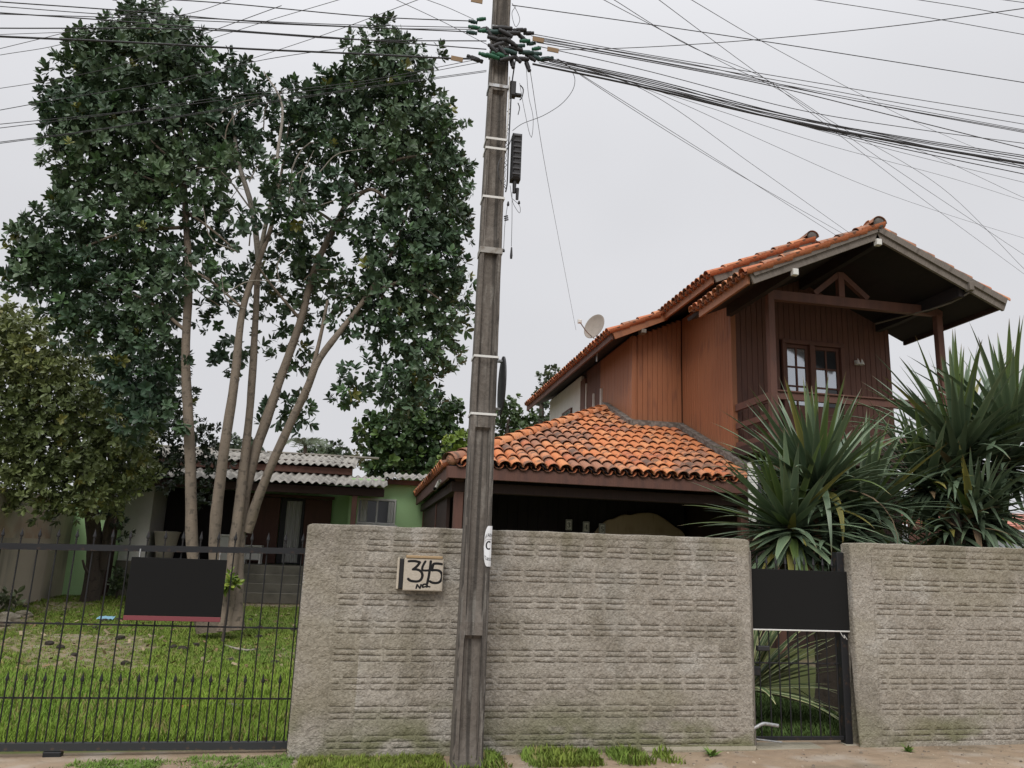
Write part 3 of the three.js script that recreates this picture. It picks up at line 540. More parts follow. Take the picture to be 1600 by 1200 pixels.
// ---- car shelter in front of the house
const SH = thing('tiled_shelter', 'low car shelter with lichen stained orange tile roof behind the wall', 'shelter', [3.5, 0, -13.5]);
{
  const S0 = SH.position, sv = (g) => g.translate(-S0.x, -S0.y, -S0.z);
  const C0 = V3(1.13, 2.74, -11.5), apex = V3(5.13, 4.7, -16.42), xr = 6.19;
  const slopeF = (apex.y - C0.y) / (C0.z - apex.z), F = (z) => C0.y + slopeF * (C0.z - z), slopeL = (apex.y - C0.y) / (apex.x - C0.x), Lf = (x) => C0.y + slopeL * (x - C0.x);
  const hipX = (z) => C0.x + (C0.z - z) / (C0.z - apex.z) * (apex.x - C0.x);
  const tri = (pts, t) => { const g = []; for (let i = 1; i + 1 < pts.length; i++) g.push([pts[0], pts[i], pts[i + 1]]); const P = []; for (const [a, b, c] of g) { for (const v of [a, b, c]) P.push(v.x, v.y, v.z); for (const v of [c, b, a]) P.push(v.x, v.y - t, v.z); } for (let i = 0; i < pts.length; i++) { const a = pts[i], b = pts[(i + 1) % pts.length]; P.push(b.x, b.y, b.z, a.x, a.y, a.z, a.x, a.y - t, a.z, b.x, b.y, b.z, a.x, a.y - t, a.z, b.x, b.y - t, b.z); } const q = new THREE.BufferGeometry(); q.setAttribute('position', new THREE.Float32BufferAttribute(P, 3)); q.computeVertexNormals(); return uvm(q); };
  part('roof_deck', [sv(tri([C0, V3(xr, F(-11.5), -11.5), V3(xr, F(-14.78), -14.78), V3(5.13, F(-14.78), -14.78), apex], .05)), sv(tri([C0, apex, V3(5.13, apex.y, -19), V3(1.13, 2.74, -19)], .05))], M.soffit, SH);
  part('fascia', sv(box(1.1, 2.54, -11.53, 6.12, 2.72, -11.48, .006)), M.midWood, SH); part('fascia', sv(box(1.09, 2.52, -19, 1.135, 2.72, -11.535, .006)), M.midWood, SH);
  // roof tiles
  const a = Math.atan(slopeF), V = V3(0, Math.sin(a), -Math.cos(a)), len = (C0.z - apex.z) / Math.cos(a);
  layTiles(SH, V3(1.2, 2.745, -11.5), V3(1, 0, 0), V, xr - 1.25, len, .19, .4, (u, v) => { const z = -11.5 - v * Math.cos(a), x = 1.2 + u; return x > hipX(z) + .02 && x < (z < -14.72 ? 5.1 : xr - .06) && z > -16.3; }, () => true, 7);
  const b = Math.atan(slopeL), VL = V3(Math.cos(b), Math.sin(b), 0), lenL = (apex.x - C0.x) / Math.cos(b);
  layTiles(SH, V3(1.1, 2.745, -19), V3(0, 0, 1), VL, 7.5, lenL, .19, .35, (u, v) => { const z = -19 + u, x = 1.13 + v * Math.cos(b); return z < -11.5 - (x - C0.x) / (apex.x - C0.x) * (C0.z - apex.z) - .03; }, (i, j) => j === 0, 9);
  // hip tiles
  const hd = apex.clone().sub(C0).normalize(), hl = apex.distanceTo(C0), hn0 = V3(0, Math.cos(a), Math.sin(a)).add(V3(-Math.sin(b), Math.cos(b), 0)).normalize(), hx = hd.clone().cross(hn0).normalize(), hn = hx.clone().cross(hd);
  for (let d = -.02; d < hl - .2; d += .38) { const m = shade(new THREE.Mesh(HIPT[(rnd() * 3) | 0], CLAY[d < .5 ? 3 : rnd() < .55 ? 0 : rnd() < .6 ? 1 : 4])); m.name = 'hip_tile'; m.applyMatrix4(basisM(hx, hd.clone().applyAxisAngle(hx, -.05), hn.clone().applyAxisAngle(hx, -.05), C0.clone().addScaledVector(hd, d).addScaledVector(hn, .075).sub(S0))); SH.add(m); }
  part('mortar', sv(uvm(new THREE.SphereGeometry(.1, 12, 8).toNonIndexed().translate(1.17, 2.83, -11.53))), CLAY[3], SH);
  // lead flashing where the roof meets the house
  const flash = std({ map: ctex(128, 128, .6, .6, (u, v) => mixc([.13, .115, .1], [.26, .24, .22], step(.4, .75, tfbm(u, v, 8, 61, 4)))), roughness: .75, metalness: .2 });
  const fl = (p, q, w, h) => part('flashing', sv(bar(p, q, w, h, V3(0, 1, 0), .008)), flash, SH);
  fl(V3(6.13, F(-11.9) + .12, -11.9), V3(6.13, F(-14.66) + .12, -14.66), .15, .12); fl(V3(5.05, F(-14.72) + .12, -14.72), V3(6.19, F(-14.72) + .12, -14.72), .15, .12); fl(V3(5.06, F(-14.7) + .13, -14.7), V3(5.06, F(-16.5) + .1, -16.5), .15, .12);
  // posts, beams, dark back wall
  for (const [x, z] of [[1.25, -11.75], [5.95, -11.8], [1.25, -15], [1.25, -18.6]]) part('post', sv(box(x, 0, z - .14, x + .14, 2.56, z, .008)), M.midWood, SH);
  part('post', sv(box(1.43, 0, -12.0, 1.5, 2.56, -11.86, .006)), M.darkWood, SH);
  part('beam', sv(box(1.2, 2.36, -11.9, 6.1, 2.515, -11.74, .008)), M.darkWood, SH); part('beam', sv(box(1.2, 2.36, -18.9, 1.36, 2.514, -11.92, .008)), M.darkWood, SH);
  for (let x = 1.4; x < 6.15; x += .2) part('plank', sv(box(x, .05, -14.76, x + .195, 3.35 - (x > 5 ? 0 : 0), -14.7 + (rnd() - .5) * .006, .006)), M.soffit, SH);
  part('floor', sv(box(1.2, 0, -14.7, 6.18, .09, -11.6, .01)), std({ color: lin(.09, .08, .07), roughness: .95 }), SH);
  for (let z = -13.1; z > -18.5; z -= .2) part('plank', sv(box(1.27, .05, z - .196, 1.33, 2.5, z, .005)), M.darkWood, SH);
  part('drain_pipe', sv(tube([V3(1.06, 2.56, -12.3), V3(1.02, 2.45, -12.5), V3(.98, 2.42, -12.2)], .03, 10, 8).toNonIndexed()), M.white, SH);
}
// things under the shelter
{
  const zz = -14.66;
  // carved wooden plaque
  const o = [[925, 838], [935, 826], [947, 815], [958, 812], [972, 806], [985, 806], [1000, 803], [1020, 804], [1036, 812], [1052, 824], [1064, 832], [1066, 842], [1050, 852], [1010, 862], [965, 862], [936, 852]].map(([x, y]) => at(x, y, zz));
  const cx = o.reduce((q, v) => q + v.x, 0) / o.length, cy = o.reduce((q, v) => q + v.y, 0) / o.length, sh = new THREE.Shape(); sh.moveTo(o[0].x - cx, o[0].y - cy); sh.splineThru(o.slice(1).concat(o[0]).map((v) => new THREE.Vector2(v.x - cx, v.y - cy)));
  const g = new THREE.ExtrudeGeometry(sh, { depth: .05, bevelEnabled: true, bevelSize: .02, bevelThickness: .02, bevelSegments: 2, curveSegments: 24 });
  const m = solo('wooden_plaque', uvm(g), std({ map: woodTex([.5, .38, .25], [.44, .33, .2], [.36, .26, .16], 91), roughness: .8 }), 'large pale wooden plaque with a wavy outline on the dark shelter wall', 'plaque'); m.position.set(cx, cy, zz);
  // number tiles
  const names = ['3', '4', '5'], px = [889, 916, 941];
  names.forEach((n, i) => {
    const c = document.createElement('canvas'); c.width = 128; c.height = 192; const k = c.getContext('2d'); k.fillStyle = '#d9d6cc'; k.fillRect(0, 0, 128, 192); k.strokeStyle = '#2a2a2a'; k.lineWidth = 8; k.strokeRect(10, 10, 108, 172); k.fillStyle = '#16161a'; k.font = 'bold 130px serif'; k.textAlign = 'center'; k.textBaseline = 'middle'; k.fillText(n, 64, 100);
    const tx = new THREE.CanvasTexture(c); tx.colorSpace = THREE.SRGBColorSpace; tx.needsUpdate = true;
    const p = at(px[i], 820 + i * 3.2, zz + .12), t = thing('number_tile', `${['leftmost', 'middle', 'rightmost'][i]} of three small white number tiles beside the wooden plaque, reading ${n}`, 'number tile', p.toArray());
    part('tile', box(-.062, -.1, -.02, .062, .1, .002, .003), M.white, t); part('digit', new THREE.PlaneGeometry(.115, .19).translate(0, 0, .005), std({ map: tx, roughness: .5 }), t);
  });
  const wc = thing('white_shutter', 'narrow white metal cabinet door at the right end of the shelter', 'cabinet', at(1176, 790, -11.3).toArray());
  part('door_leaf', box(-.05, -.25, -.05, .1, .68, .0, .006), M.white, wc); part('frame', box(.1, -.27, -.12, .16, .7, .01, .006), M.cableGrey, wc); part('hinge', box(.06, -.2, .0, .09, -.12, .02, .003), M.steel, wc);
}
// folding slatted chair on the balcony
{
  const t = thing('folding_chair', 'folded slatted wooden chair leaning behind the left balcony rail', 'chair', [6.42, 3.41, -11.95]);
  for (const z of [-.22, .22]) part('leg', bar(V3(0, 0, z), V3(.2, .85, z), .03, .04), M.midWood, t);
  for (let k = 0; k < 6; k++) part('slat', bar(V3(.035 + k * .022, .12 + k * .075, -.22), V3(.035 + k * .022, .12 + k * .075, .22), .02, .05), M.midWood, t);
  part('slat', bar(V3(.19, .8, -.24), V3(.19, .8, .24), .025, .08), M.midWood, t);
}
// satellite dish
{
  const p = at(930, 511, -15.6), t = thing('satellite_dish', 'beige satellite dish on the tiled roof of the timber house', 'satellite dish', p.toArray());
  const pts = []; for (let i = 0; i <= 10; i++) { const r = i / 10 * .285; pts.push(new THREE.Vector2(r, r * r * .55)); } for (let i = 10; i >= 0; i--) { const r = i / 10 * .29; pts.push(new THREE.Vector2(Math.max(r, .001), r * r * .55 - .008)); }
  const dm = std({ map: ctex(128, 128, .7, .7, (u, v) => mixc([.36, .31, .27], [.27, .235, .2], tfbm(u, v, 6, 8, 4))), roughness: .7 });
  const bowl = new THREE.LatheGeometry(pts, 40), q = new THREE.Quaternion().setFromUnitVectors(V3(0, 1, 0), V3(-.8, .22, .5).normalize());
  bowl.applyQuaternion(q); part('reflector', bowl, dm, t);
  const f = V3(-.8, .22, .5).normalize(), end = f.clone().multiplyScalar(.5).add(V3(0, -.12, 0)), base = V3(-.02, -.26, .0);
  part('arm', [tube([base, base.clone().lerp(end, .5).add(V3(0, -.04, 0)), end], .012, 8, 6).toNonIndexed()], M.steel, t);
  part('receiver', box(end.x - .05, end.y - .02, end.z - .04, end.x + .03, end.y + .06, end.z + .04, .01), M.white, t);
  part('mast', [tube([V3(.05, .02, -.08), V3(.08, -.3, -.1), V3(.08, -.75, -.1)], .02, 8, 8).toNonIndexed()], M.steel, t);
}
// ------------------------------------------------------------------ green house at the back of the yard
const GH = thing('green_house', 'low green plastered house with grey corrugated roofs behind the tall tree', 'house', [-1.5, 0, -20]);
{
  const G0 = GH.position, g_ = (g) => g.translate(-G0.x, -G0.y, -G0.z);
  const green = std({ map: ctex(512, 256, 6, 3, (u, v) => { const n = fbm(u * 9, v * 6, 3, 4); return mixc([.5, .76, .4], [.44, .68, .34], n); }), bumpMap: bumpRough, bumpScale: .002, roughness: .9 });
  const sheetMat = std({ map: ctex(512, 256, 4, 2, (u, v) => { const n = fbm(u * 12, v * 8, 3, 4); return mixc([.33, .31, .275], [.17, .16, .14], step(.35, .7, n)); }), bumpMap: bumpRough, bumpScale: .003, roughness: .95 });
  const B = (x0, y0, z0, x1, y1, z1, mat, n) => part(n, g_(box(x0, y0, z0, x1, y1, z1, .008)), mat, GH);
  // walls
  B(-.5, 0, -19.3, 3.4, 3.1, -19.12, green, 'wall'); B(-.5, 0, -21.5, -.32, 3.1, -19.3, green, 'wall'); B(-6.4, .9, -20.5, -.5, 3.0, -20.3, green, 'wall'); B(-6.5, 0, -20.3, -5.5, 2.8, -18.7, green, 'wall');
  B(-5.49, .1, -20.29, -4.9, 2.75, -19.0, M.white, 'white_wall'); B(-5.62, .2, -18.7, -5.48, 2.75, -18.5, M.darkWood, 'post');
  B(-4.89, .9, -20.29, -3.2, 2.72, -20.2, M.soffit, 'door_panel');
  // porch floor, front and the steps
  const step_ = std({ map: ctex(128, 128, 1.2, 1.2, (u, v) => mixc([.2, .185, .15], [.1, .095, .075], tfbm(u, v, 6, 44, 4))), bumpMap: bumpRough, bumpScale: .006, roughness: .95 });
  B(-5.48, 0, -20.28, -.52, .98, -18.9, step_, 'porch_floor');
  for (let k = 0; k < 4; k++) {
    const s = new THREE.Shape(), R0 = .62 + k * .26; s.absellipse(0, 0, R0 + .25, R0 * .62, 0, Math.PI, true); s.absellipse(0, 0, R0 + .25, R0 * .62, 0, Math.PI * 2, false);
    const h = .2, top = .98 - k * .19, q = new THREE.ExtrudeGeometry(s, { depth: h, bevelEnabled: true, bevelSize: .012, bevelThickness: .012, bevelSegments: 1, curveSegments: 28 }).rotateX(-Math.PI / 2).translate(-2.0, top - h, -18.85);
    part('step', g_(uvm(q)), step_, GH);
  }
  // doors: two panelled leaves, one opening with a pale curtain
  B(-2.95, .99, -20.2, -2.2, 2.6, -20.12, M.midWood, 'door'); B(-1.6, .99, -20.2, -.95, 2.6, -20.13, M.midWood, 'door'); B(-2.19, .99, -20.28, -1.61, 2.6, -20.2, M.black, 'doorway'); B(-3.0, 2.61, -20.22, -.9, 2.68, -20.1, M.midWood, 'door_frame');
  const cg = new THREE.PlaneGeometry(.36, 1.5, 24, 1); { const p = cg.attributes.position; for (let i = 0; i < p.count; i++) p.setZ(i, .03 * Math.sin(p.getX(i) * 60)); cg.computeVertexNormals(); } part('curtain', g_(cg.translate(-1.86, 1.78, -20.14)), M.curtain, GH);
  // window with sliding panes and curtains
  const w = part('window', [g_(box(-.29, 2.02, -19.14, .62, 2.06, -19.06)), g_(box(-.29, 2.58, -19.14, .62, 2.63, -19.06)), g_(box(-.29, 2.06, -19.14, -.25, 2.58, -19.061)), g_(box(.58, 2.06, -19.14, .62, 2.58, -19.061)), g_(box(.15, 2.06, -19.13, .19, 2.58, -19.07))], M.white, GH);
  part('pane', g_(box(-.25, 2.06, -19.1, .15, 2.58, -19.09, .002)), M.darkGlass, w); part('pane', g_(box(.19, 2.06, -19.1, .58, 2.58, -19.09, .002)), M.darkGlass, w);
  for (const [x, ww] of [[-.14, .16], [.5, .13]]) { const c2 = new THREE.PlaneGeometry(ww, .5, 16, 1), p = c2.attributes.position; for (let i = 0; i < p.count; i++) p.setZ(i, .012 * Math.sin(p.getX(i) * 90)); c2.computeVertexNormals(); part('curtain', g_(c2.translate(x, 2.32, -19.075)), M.curtain, w); }
  B(-.34, 1.96, -19.14, .67, 2.015, -19.02, M.white, 'window_sill');
  // porch post and beams, fascias
  B(-.42, 0.9, -18.3, -.3, 2.8, -18.18, M.midWood, 'post'); B(-5.6, 2.62, -18.28, .3, 2.8, -18.16, M.darkWood, 'beam'); B(-5.6, 2.78, -20.2, .28, 2.83, -18.29, M.soffit, 'porch_ceiling');
  B(.32, 2.98, -18.98, 3.4, 3.1, -18.93, M.midWood, 'fascia'); B(-5.6, 3.2, -19.56, -.5, 3.36, -19.5, M.midWood, 'fascia'); B(-5.6, 2.9, -20.6, -.52, 3.6, -20.4, M.darkWood, 'gable_board');
  B(.31, 3.05, -20.2, 3.4, 3.1, -18.99, M.soffit, 'eave_board');
  const pitch = .177, sheet = (x0, x1, z0, y0, z1, y1, jig) => {
    const nx = Math.round((x1 - x0) / pitch * 10), P = [], I = [];
    for (let s = 0; s < 2; s++) for (let i = 0; i <= nx; i++) for (const t of [0, 1]) { const x = lerp(x0, x1, i / nx); P.push(x, lerp(y0, y1, t) + .026 * Math.cos(x / pitch * 6.2832) + jig - s * .008, lerp(z0, z1, t)); }
    const n = (nx + 1) * 2; for (let s = 0; s < 2; s++) for (let i = 0; i < nx; i++) { const a = s * n + i * 2; I.push(a, a + 2, a + 1, a + 1, a + 2, a + 3); }
    for (let i = 0; i < nx; i++) { const a = i * 2; I.push(a, a + n, a + 2, a + 2, a + n, a + n + 2); }
    const g = new THREE.BufferGeometry(); g.setAttribute('position', new THREE.Float32BufferAttribute(P, 3)); g.setIndex(I); g.computeVertexNormals(); const U = []; for (let i = 0; i < P.length; i += 3) U.push(P[i] + jig * 300, P[i + 2]); g.setAttribute('uv', new THREE.Float32BufferAttribute(U, 2)); return g_(g);
  };
  const run = (x0, x1, z0, y0, z1, y1) => { let k = 0; for (let x = x0; x < x1 - .3; x += pitch * 5) part('roof_sheet', sheet(x, Math.min(x + pitch * 5.4, x1), z0 + (rnd() - .5) * .05, y0, z1, y1, (k++ % 2) * .011), sheetMat, GH); };
  run(-6.2, .36, -18, 2.85, -19.7, 3.2); run(.3, 3.6, -18.75, 3.13, -20.8, 3.42); run(-6.2, -.42, -19.4, 3.4, -22.4, 3.95);
  for (let x = -6.1; x < -.5; x += 1.05) part('ridge_cap', g_(bar(V3(x, 3.97, -22.4), V3(x + 1.0, 3.97, -22.4), .3, .04)), sheetMat, GH);
}
{ // things on the porch
  const pot = thing('plant_pot', 'tall pale tapered pot standing on the porch of the green house', 'pot', [-4.55, .98, -19.2]);
  part('pot_body', new THREE.LatheGeometry([[.001, 0], [.17, 0], [.2, .2], [.27, .62], [.3, .66], [.27, .68], [.24, .66], [.2, .3], [.001, .28]].map(([a, b]) => new THREE.Vector2(a, b)), 20), std({ map: ctex(64, 64, .5, .5, (u, v) => mixc([.5, .46, .38], [.4, .36, .3], tfbm(u, v, 5, 5, 3))), roughness: .85 }), pot);
  part('soil', new THREE.CircleGeometry(.22, 16).rotateX(-Math.PI / 2).translate(0, .6, 0), M.soffit, pot);
  const bx = thing('planter_box', 'pale square planter box on the porch between the tree stems', 'planter', [-3.1, .98, -19.15]);
  part('box_body', box(-.27, 0, -.25, .27, .62, .25, .012), M.curtain, bx); part('rim', box(-.29, .62, -.27, .29, .66, .27, .008), M.white, bx);
  const ch = thing('white_stool', 'small white plastic stool beside the brown door of the green house', 'stool', [-2.62, .98, -19.35]);
  part('seat', box(-.2, .4, -.2, .2, .44, .2, .015), M.white, ch); part('panel', box(-.17, .1, .13, .17, .4, .16, .01), M.white, ch); for (const [x, z] of [[-.17, -.17], [.17, -.17], [-.17, .17], [.17, .17]]) part('leg', box(x - .02, 0, z - .02, x + .02, .4, z + .02, .005), M.white, ch);
}
{ // what shows between the sword-leaf plants: a small outbuilding right of the timber house
  const o = thing('outbuilding', 'pale grey outbuilding with a pink tiled roof glimpsed between the sword-leaf plants', 'outbuilding', [11.5, 0, -15]);
  const wall = std({ map: ctex(128, 128, 2, 2, (u, v) => mixc([.5, .53, .58], [.42, .45, .5], tfbm(u, v, 6, 41, 4))), roughness: .9 });
  part('wall', box(-1.0, 0, -2, 3.5, 2.35, 0, .01), wall, o);
  const pink = clay([.6, .25, .19], [.5, .2, .15], 0, 55);
  part('roof', [slab(V3(-1.3, 2.45, .35), V3(3.8, 2.45, .35), V3(3.8, 2.8, -.6), V3(-1.3, 2.8, -.6), .08)], pink, o);
  for (let x = -1.25; x < 0; x += .2) { const m = shade(new THREE.Mesh(TILE[1], pink)); m.name = 'roof_tile'; m.applyMatrix4(basisM(V3(1, 0, 0), V3(0, .5, -.86), V3(0, .86, .5), V3(x, 2.5, .38))); o.add(m); }
  const f = thing('wooden_fence', 'dark brown board fence between the timber house and the outbuilding', 'fence', [9.5, 0, -12.0]);
  for (let k = 0; k < 7; k++) part('board', box(k * .15 - .35, .05, -.03, k * .15 - .21, 2.25 - .02 * (k % 3), 0, .006), M.midWood, f);
  part('rail', box(-.35, .5, -.08, .7, .58, -.031), M.darkWood, f); part('rail', box(-.35, 1.8, -.08, .7, 1.88, -.031), M.darkWood, f);
  const pst = solo('fence_post', box(0, 0, 0, .11, 1.95, .11, .01), std({ map: ctex(64, 64, .5, .5, (u, v) => mixc([.4, .4, .34], [.28, .27, .22], tfbm(u, v, 5, 7, 4))), roughness: .9 }), 'pale square fence post under the right hand sword-leaf plant', 'post'); pst.position.set(8.3, 0, -10);
}
// ------------------------------------------------------------------ trees
const barkTex = (a, b, c, s) => std({ map: ctex(256, 512, .8, 1.6, (u, v) => { const n = tfbm(u, v, 8, s, 4), k = tnoise(u * 16, v * 64, 16, s + 3); return mixc(mixc(a, b, n), c, step(.66, .85, k * .5 + tfbm(u, v, 20, s + 9, 3) * .6) * .7); }), bumpMap: bumpRough, bumpScale: .01, roughness: .95 });
const barkPale = barkTex([.27, .215, .165], [.15, .125, .1], [.085, .072, .058], 5), barkDark = barkTex([.09, .07, .055], [.06, .048, .04], [.03, .025, .02], 25), barkDead = barkTex([.36, .33, .29], [.27, .245, .215], [.17, .15, .13], 35);
const leafMat = new THREE.MeshPhysicalMaterial({ color: lin(1, 1, 1), roughness: .42, side: THREE.DoubleSide, specularIntensity: .8 });
// a cluster of broad leaves round the end of a twig that points along +y
function clusterGeo(seed, n, L, W, droop = .5) {
  const r = rng(seed), P = [];
  for (let k = 0; k < n; k++) {
    const a = k * 2.399 + r() * .6, e = lerp(.25, 1.45, Math.pow((k + .5) / n, .8)) + (r() - .5) * .3, l = L * R(.7, 1.15, r), w = W * R(.8, 1.1, r), up = -droop * .35 * r();
    const dir = V3(Math.sin(e) * Math.cos(a), Math.cos(e), Math.sin(e) * Math.sin(a)), side = V3(-Math.sin(a), (r() - .5) * .5, Math.cos(a)).normalize(), nn = side.clone().cross(dir).normalize(), b = V3(0, -k * L * .05, 0);
    const pt = (t, s, f) => b.clone().addScaledVector(dir, l * (t * .92 + .08)).addScaledVector(side, s * w).addScaledVector(nn, f * w + up * l * t * t);
    const rows = [[0, .1], [.3, .85], [.62, 1], [.86, .55], [1, .03]];
    for (let i = 0; i < 4; i++) { const [t0, w0] = rows[i], [t1, w1] = rows[i + 1]; for (const s of [-1, 1]) { const A = pt(t0, 0, 0), B = pt(t0, s * w0, .22 * w0), C = pt(t1, s * w1, .22 * w1), D = pt(t1, 0, 0); for (const v of (s > 0 ? [A, B, C, A, C, D] : [A, C, B, A, D, C])) P.push(v.x, v.y, v.z); } }
  }
  const g = new THREE.BufferGeometry(); g.setAttribute('position', new THREE.Float32BufferAttribute(P, 3)); g.computeVertexNormals(); return g;
}
// crown volumes: [px, py, radius px, (depth offset m), (density)] drawn at depth z
function crownList(blobs, z, size, perM2, pal, seed, o = {}) {
  const r = rng(seed), list = [];
  for (const [px, py, rp, dz = 0, den = 1] of blobs) {
    const c = at(px, py, z + dz), dist = c.distanceTo(camera.position), R0 = rp / FOCAL * dist, RZ = R0 * (o.deep || .95);
    const n = Math.round(perM2 * R0 * R0 * 12.6 * Math.min(1, den));
    for (let i = 0; i < n; i++) {
      const u = r() * 2 - 1, a = r() * 6.2832, q = Math.sqrt(1 - u * u), lump = .66 + .64 * fbm(u * 2.2 + seed, Math.cos(a) * q * 2.2 + px, Math.sin(a) * q * 2.2, 3), s = Math.pow(r(), .38) * lump;
      const d = V3(Math.cos(a) * q, u, Math.sin(a) * q), p = c.clone().add(V3(d.x * R0 * s, d.y * R0 * s, d.z * RZ * s));
      if (o.cut && o.cut(p, r)) continue;
      const dirn = d.clone().add(V3((r() - .5) * 1.1, (r() - .5) * 1.1 + (o.up ?? .35), (r() - .5) * 1.1)).normalize();
      const k = pal(p, r, s, d), sc = size * R(.6, 1.28, r);
      const m = new THREE.Matrix4().compose(p, new THREE.Quaternion().setFromUnitVectors(V3(0, 1, 0), dirn).multiply(new THREE.Quaternion().setFromAxisAngle(V3(0, 1, 0), r() * 6.28)), V3(sc, sc, sc));
      list.push({ m, c: k });
    }
  }
  return list;
}
function crownPart(tree, geo, list, name = 'crown') { const inv = tree.position.clone().negate(); for (const e of list) e.m.elements[12] += inv.x, e.m.elements[13] += inv.y, e.m.elements[14] += inv.z; const m = scatter(name, geo, leafMat, list, tree); m.name = name; return m; }
const palOf = (base, light, chance = .12, vary = .35) => (p, r) => { const n = fbm(p.x * .9, p.y * .9, p.z * .9, 3), t = clamp((n - .35) * 1.6), y = 1 - vary / 2 + vary * r(); const c = r() < chance ? light : mixc(base, light, t * .45); return c.map((q) => q * y); };
const bigCluster = clusterGeo(11, 9, .132, .033), smallCluster = clusterGeo(12, 8, .1, .021);
// adds small uneven sprigs round the rim of the volumes, so that the outline is ragged
function sprigs(B, seed, k = 3) { const r = rng(seed), out = [...B]; for (const [x, y, rp, dz = 0, den = 1] of B) for (let i = 0; i < k; i++) { const a = r() * 6.283, q = rp * R(.85, 1.12, r); out.push([x + Math.cos(a) * q, y + Math.sin(a) * q, rp * R(.16, .3, r), dz + (r() - .5) * 1.2, .9]); } return out; }
{ // the tall tree with many stems
  const Z = -12.4, T = thing('broadleaf_tree', 'tall dark broad-leaved tree with several pale stems in the yard', 'tree', [-2.25, gy(-2.25, Z), Z]);
  const o = T.position, lp = (list) => list.map(([x, y, z]) => at(x, y, Z + (z || 0)).sub(o));
  const stem = (pts, radii, seed, name = 'trunk', mat = barkPale) => part(name, limb(lp(pts), radii.map((q, i) => q * (i ? .65 : .85)), 40, 12, .13, seed), mat, T);
  stem([[322, 985], [308, 920, .1], [300, 850, .15], [297, 720, .2], [290, 560, .2], [295, 430, .1], [290, 330], [285, 240], [278, 150]], [.17, .135, .125, .115, .1, .09, .075, .06, .04], 1);
  stem([[340, 985, .05], [338, 900, .15], [335, 850, .2], [345, 740, .3], [366, 600, .35], [380, 480, .3], [402, 415, .2], [425, 350], [440, 270], [452, 190]], [.17, .135, .125, .115, .1, .085, .065, .05, .035, .015], 2);
  stem([[352, 985, .1], [362, 880, .1], [375, 780, .05], [390, 640], [398, 520], [402, 440], [404, 400, -.1]], [.16, .125, .115, .095, .085, .075, .06], 3);
  stem([[366, 985, .05], [370, 880, -.05], [385, 760, -.1], [425, 630, -.15], [470, 500, -.2], [492, 420, -.2], [525, 350, -.2], [560, 280, -.3], [590, 190, -.4]], [.17, .145, .13, .115, .1, .09, .08, .06, .04], 4);
  stem([[385, 830, -.1], [410, 760, .05], [445, 680, .15], [478, 610, .2], [500, 560, .25], [530, 520, .2], [575, 460, .1], [610, 400], [640, 320]], [.1, .1, .1, .095, .085, .065, .05, .032, .015], 5);
  stem([[478, 612, .2], [490, 570, .15], [502, 520, .1], [512, 470]], [.06, .055, .045, .035], 6, 'branch');
  for (const [pts, radii, mat] of [
    [[[405, 418], [395, 330, .2], [372, 250, .3], [362, 165, .3]], [.05, .045, .035, .012], barkDead], [[[430, 290, .5], [434, 240, .5], [440, 160, .5], [412, 112, .5]], [.03, .028, .022, .008], barkDead],
    [[[404, 405], [420, 330, .3], [432, 285, .5]], [.04, .035, .03], barkDead], [[[372, 250, .3], [345, 210, .4], [322, 192, .4]], [.014, .01, .006], barkDead], [[[395, 330, .2], [340, 265, .5], [308, 262, .6]], [.016, .012, .007], barkDead],
    [[[290, 330], [330, 358, .3], [372, 395, .4]], [.025, .02, .012], barkPale], [[[292, 420, .1], [330, 440, .3], [375, 478, .4]], [.03, .024, .02], barkPale], [[[285, 300], [225, 276, .2], [190, 262, .3]], [.03, .02, .01], barkPale],
    [[[283, 260], [252, 235, .2], [232, 215, .2]], [.03, .02, .01], barkPale], [[[525, 350, -.2], [455, 292, .3], [480, 225, .4], [520, 225, .4]], [.03, .022, .014, .007], barkDead], [[[540, 320, -.2], [580, 296, .2], [612, 318, .3]], [.045, .035, .02], barkPale],
    [[[470, 500, -.2], [420, 440, .2], [400, 410, .4]], [.03, .022, .015], barkPale], [[[290, 355], [200, 362, .3], [120, 390, .2]], [.035, .025, .012], barkPale], [[[575, 460, .1], [640, 440, .2], [690, 470, .2]], [.04, .03, .015], barkPale],
    [[[560, 280, -.3], [620, 250, .1], [680, 240, .1]], [.045, .03, .015], barkPale], [[[294, 520, .2], [230, 470, .2], [150, 440, .2]], [.035, .025, .012], barkPale], [[[415, 340, .3], [470, 330, .4], [560, 300, .5]], [.014, .011, .006], barkDead]])
    part('branch', limb(lp(pts), radii, 12, 6, .05, 9), mat, T);
  { const rt = rng(66); for (let i = 0; i < 26; i++) { const x = 290 + 260 * rt(), y = 200 + 330 * rt(), a = -.5 - 2.1 * rt(), L = 40 + 70 * rt(), dz = (rt() - .3) * 1; part('twig', limb(lp([[x, y, dz], [x + Math.cos(a) * L * .5, y + Math.sin(a) * L * .5 + 6 * rt(), dz + .1], [x + Math.cos(a + .4) * L, y + Math.sin(a + .4) * L, dz + .2]]), [.012, .009, .004], 8, 5, .1, i), rt() < .5 ? barkDead : barkPale, T); } }
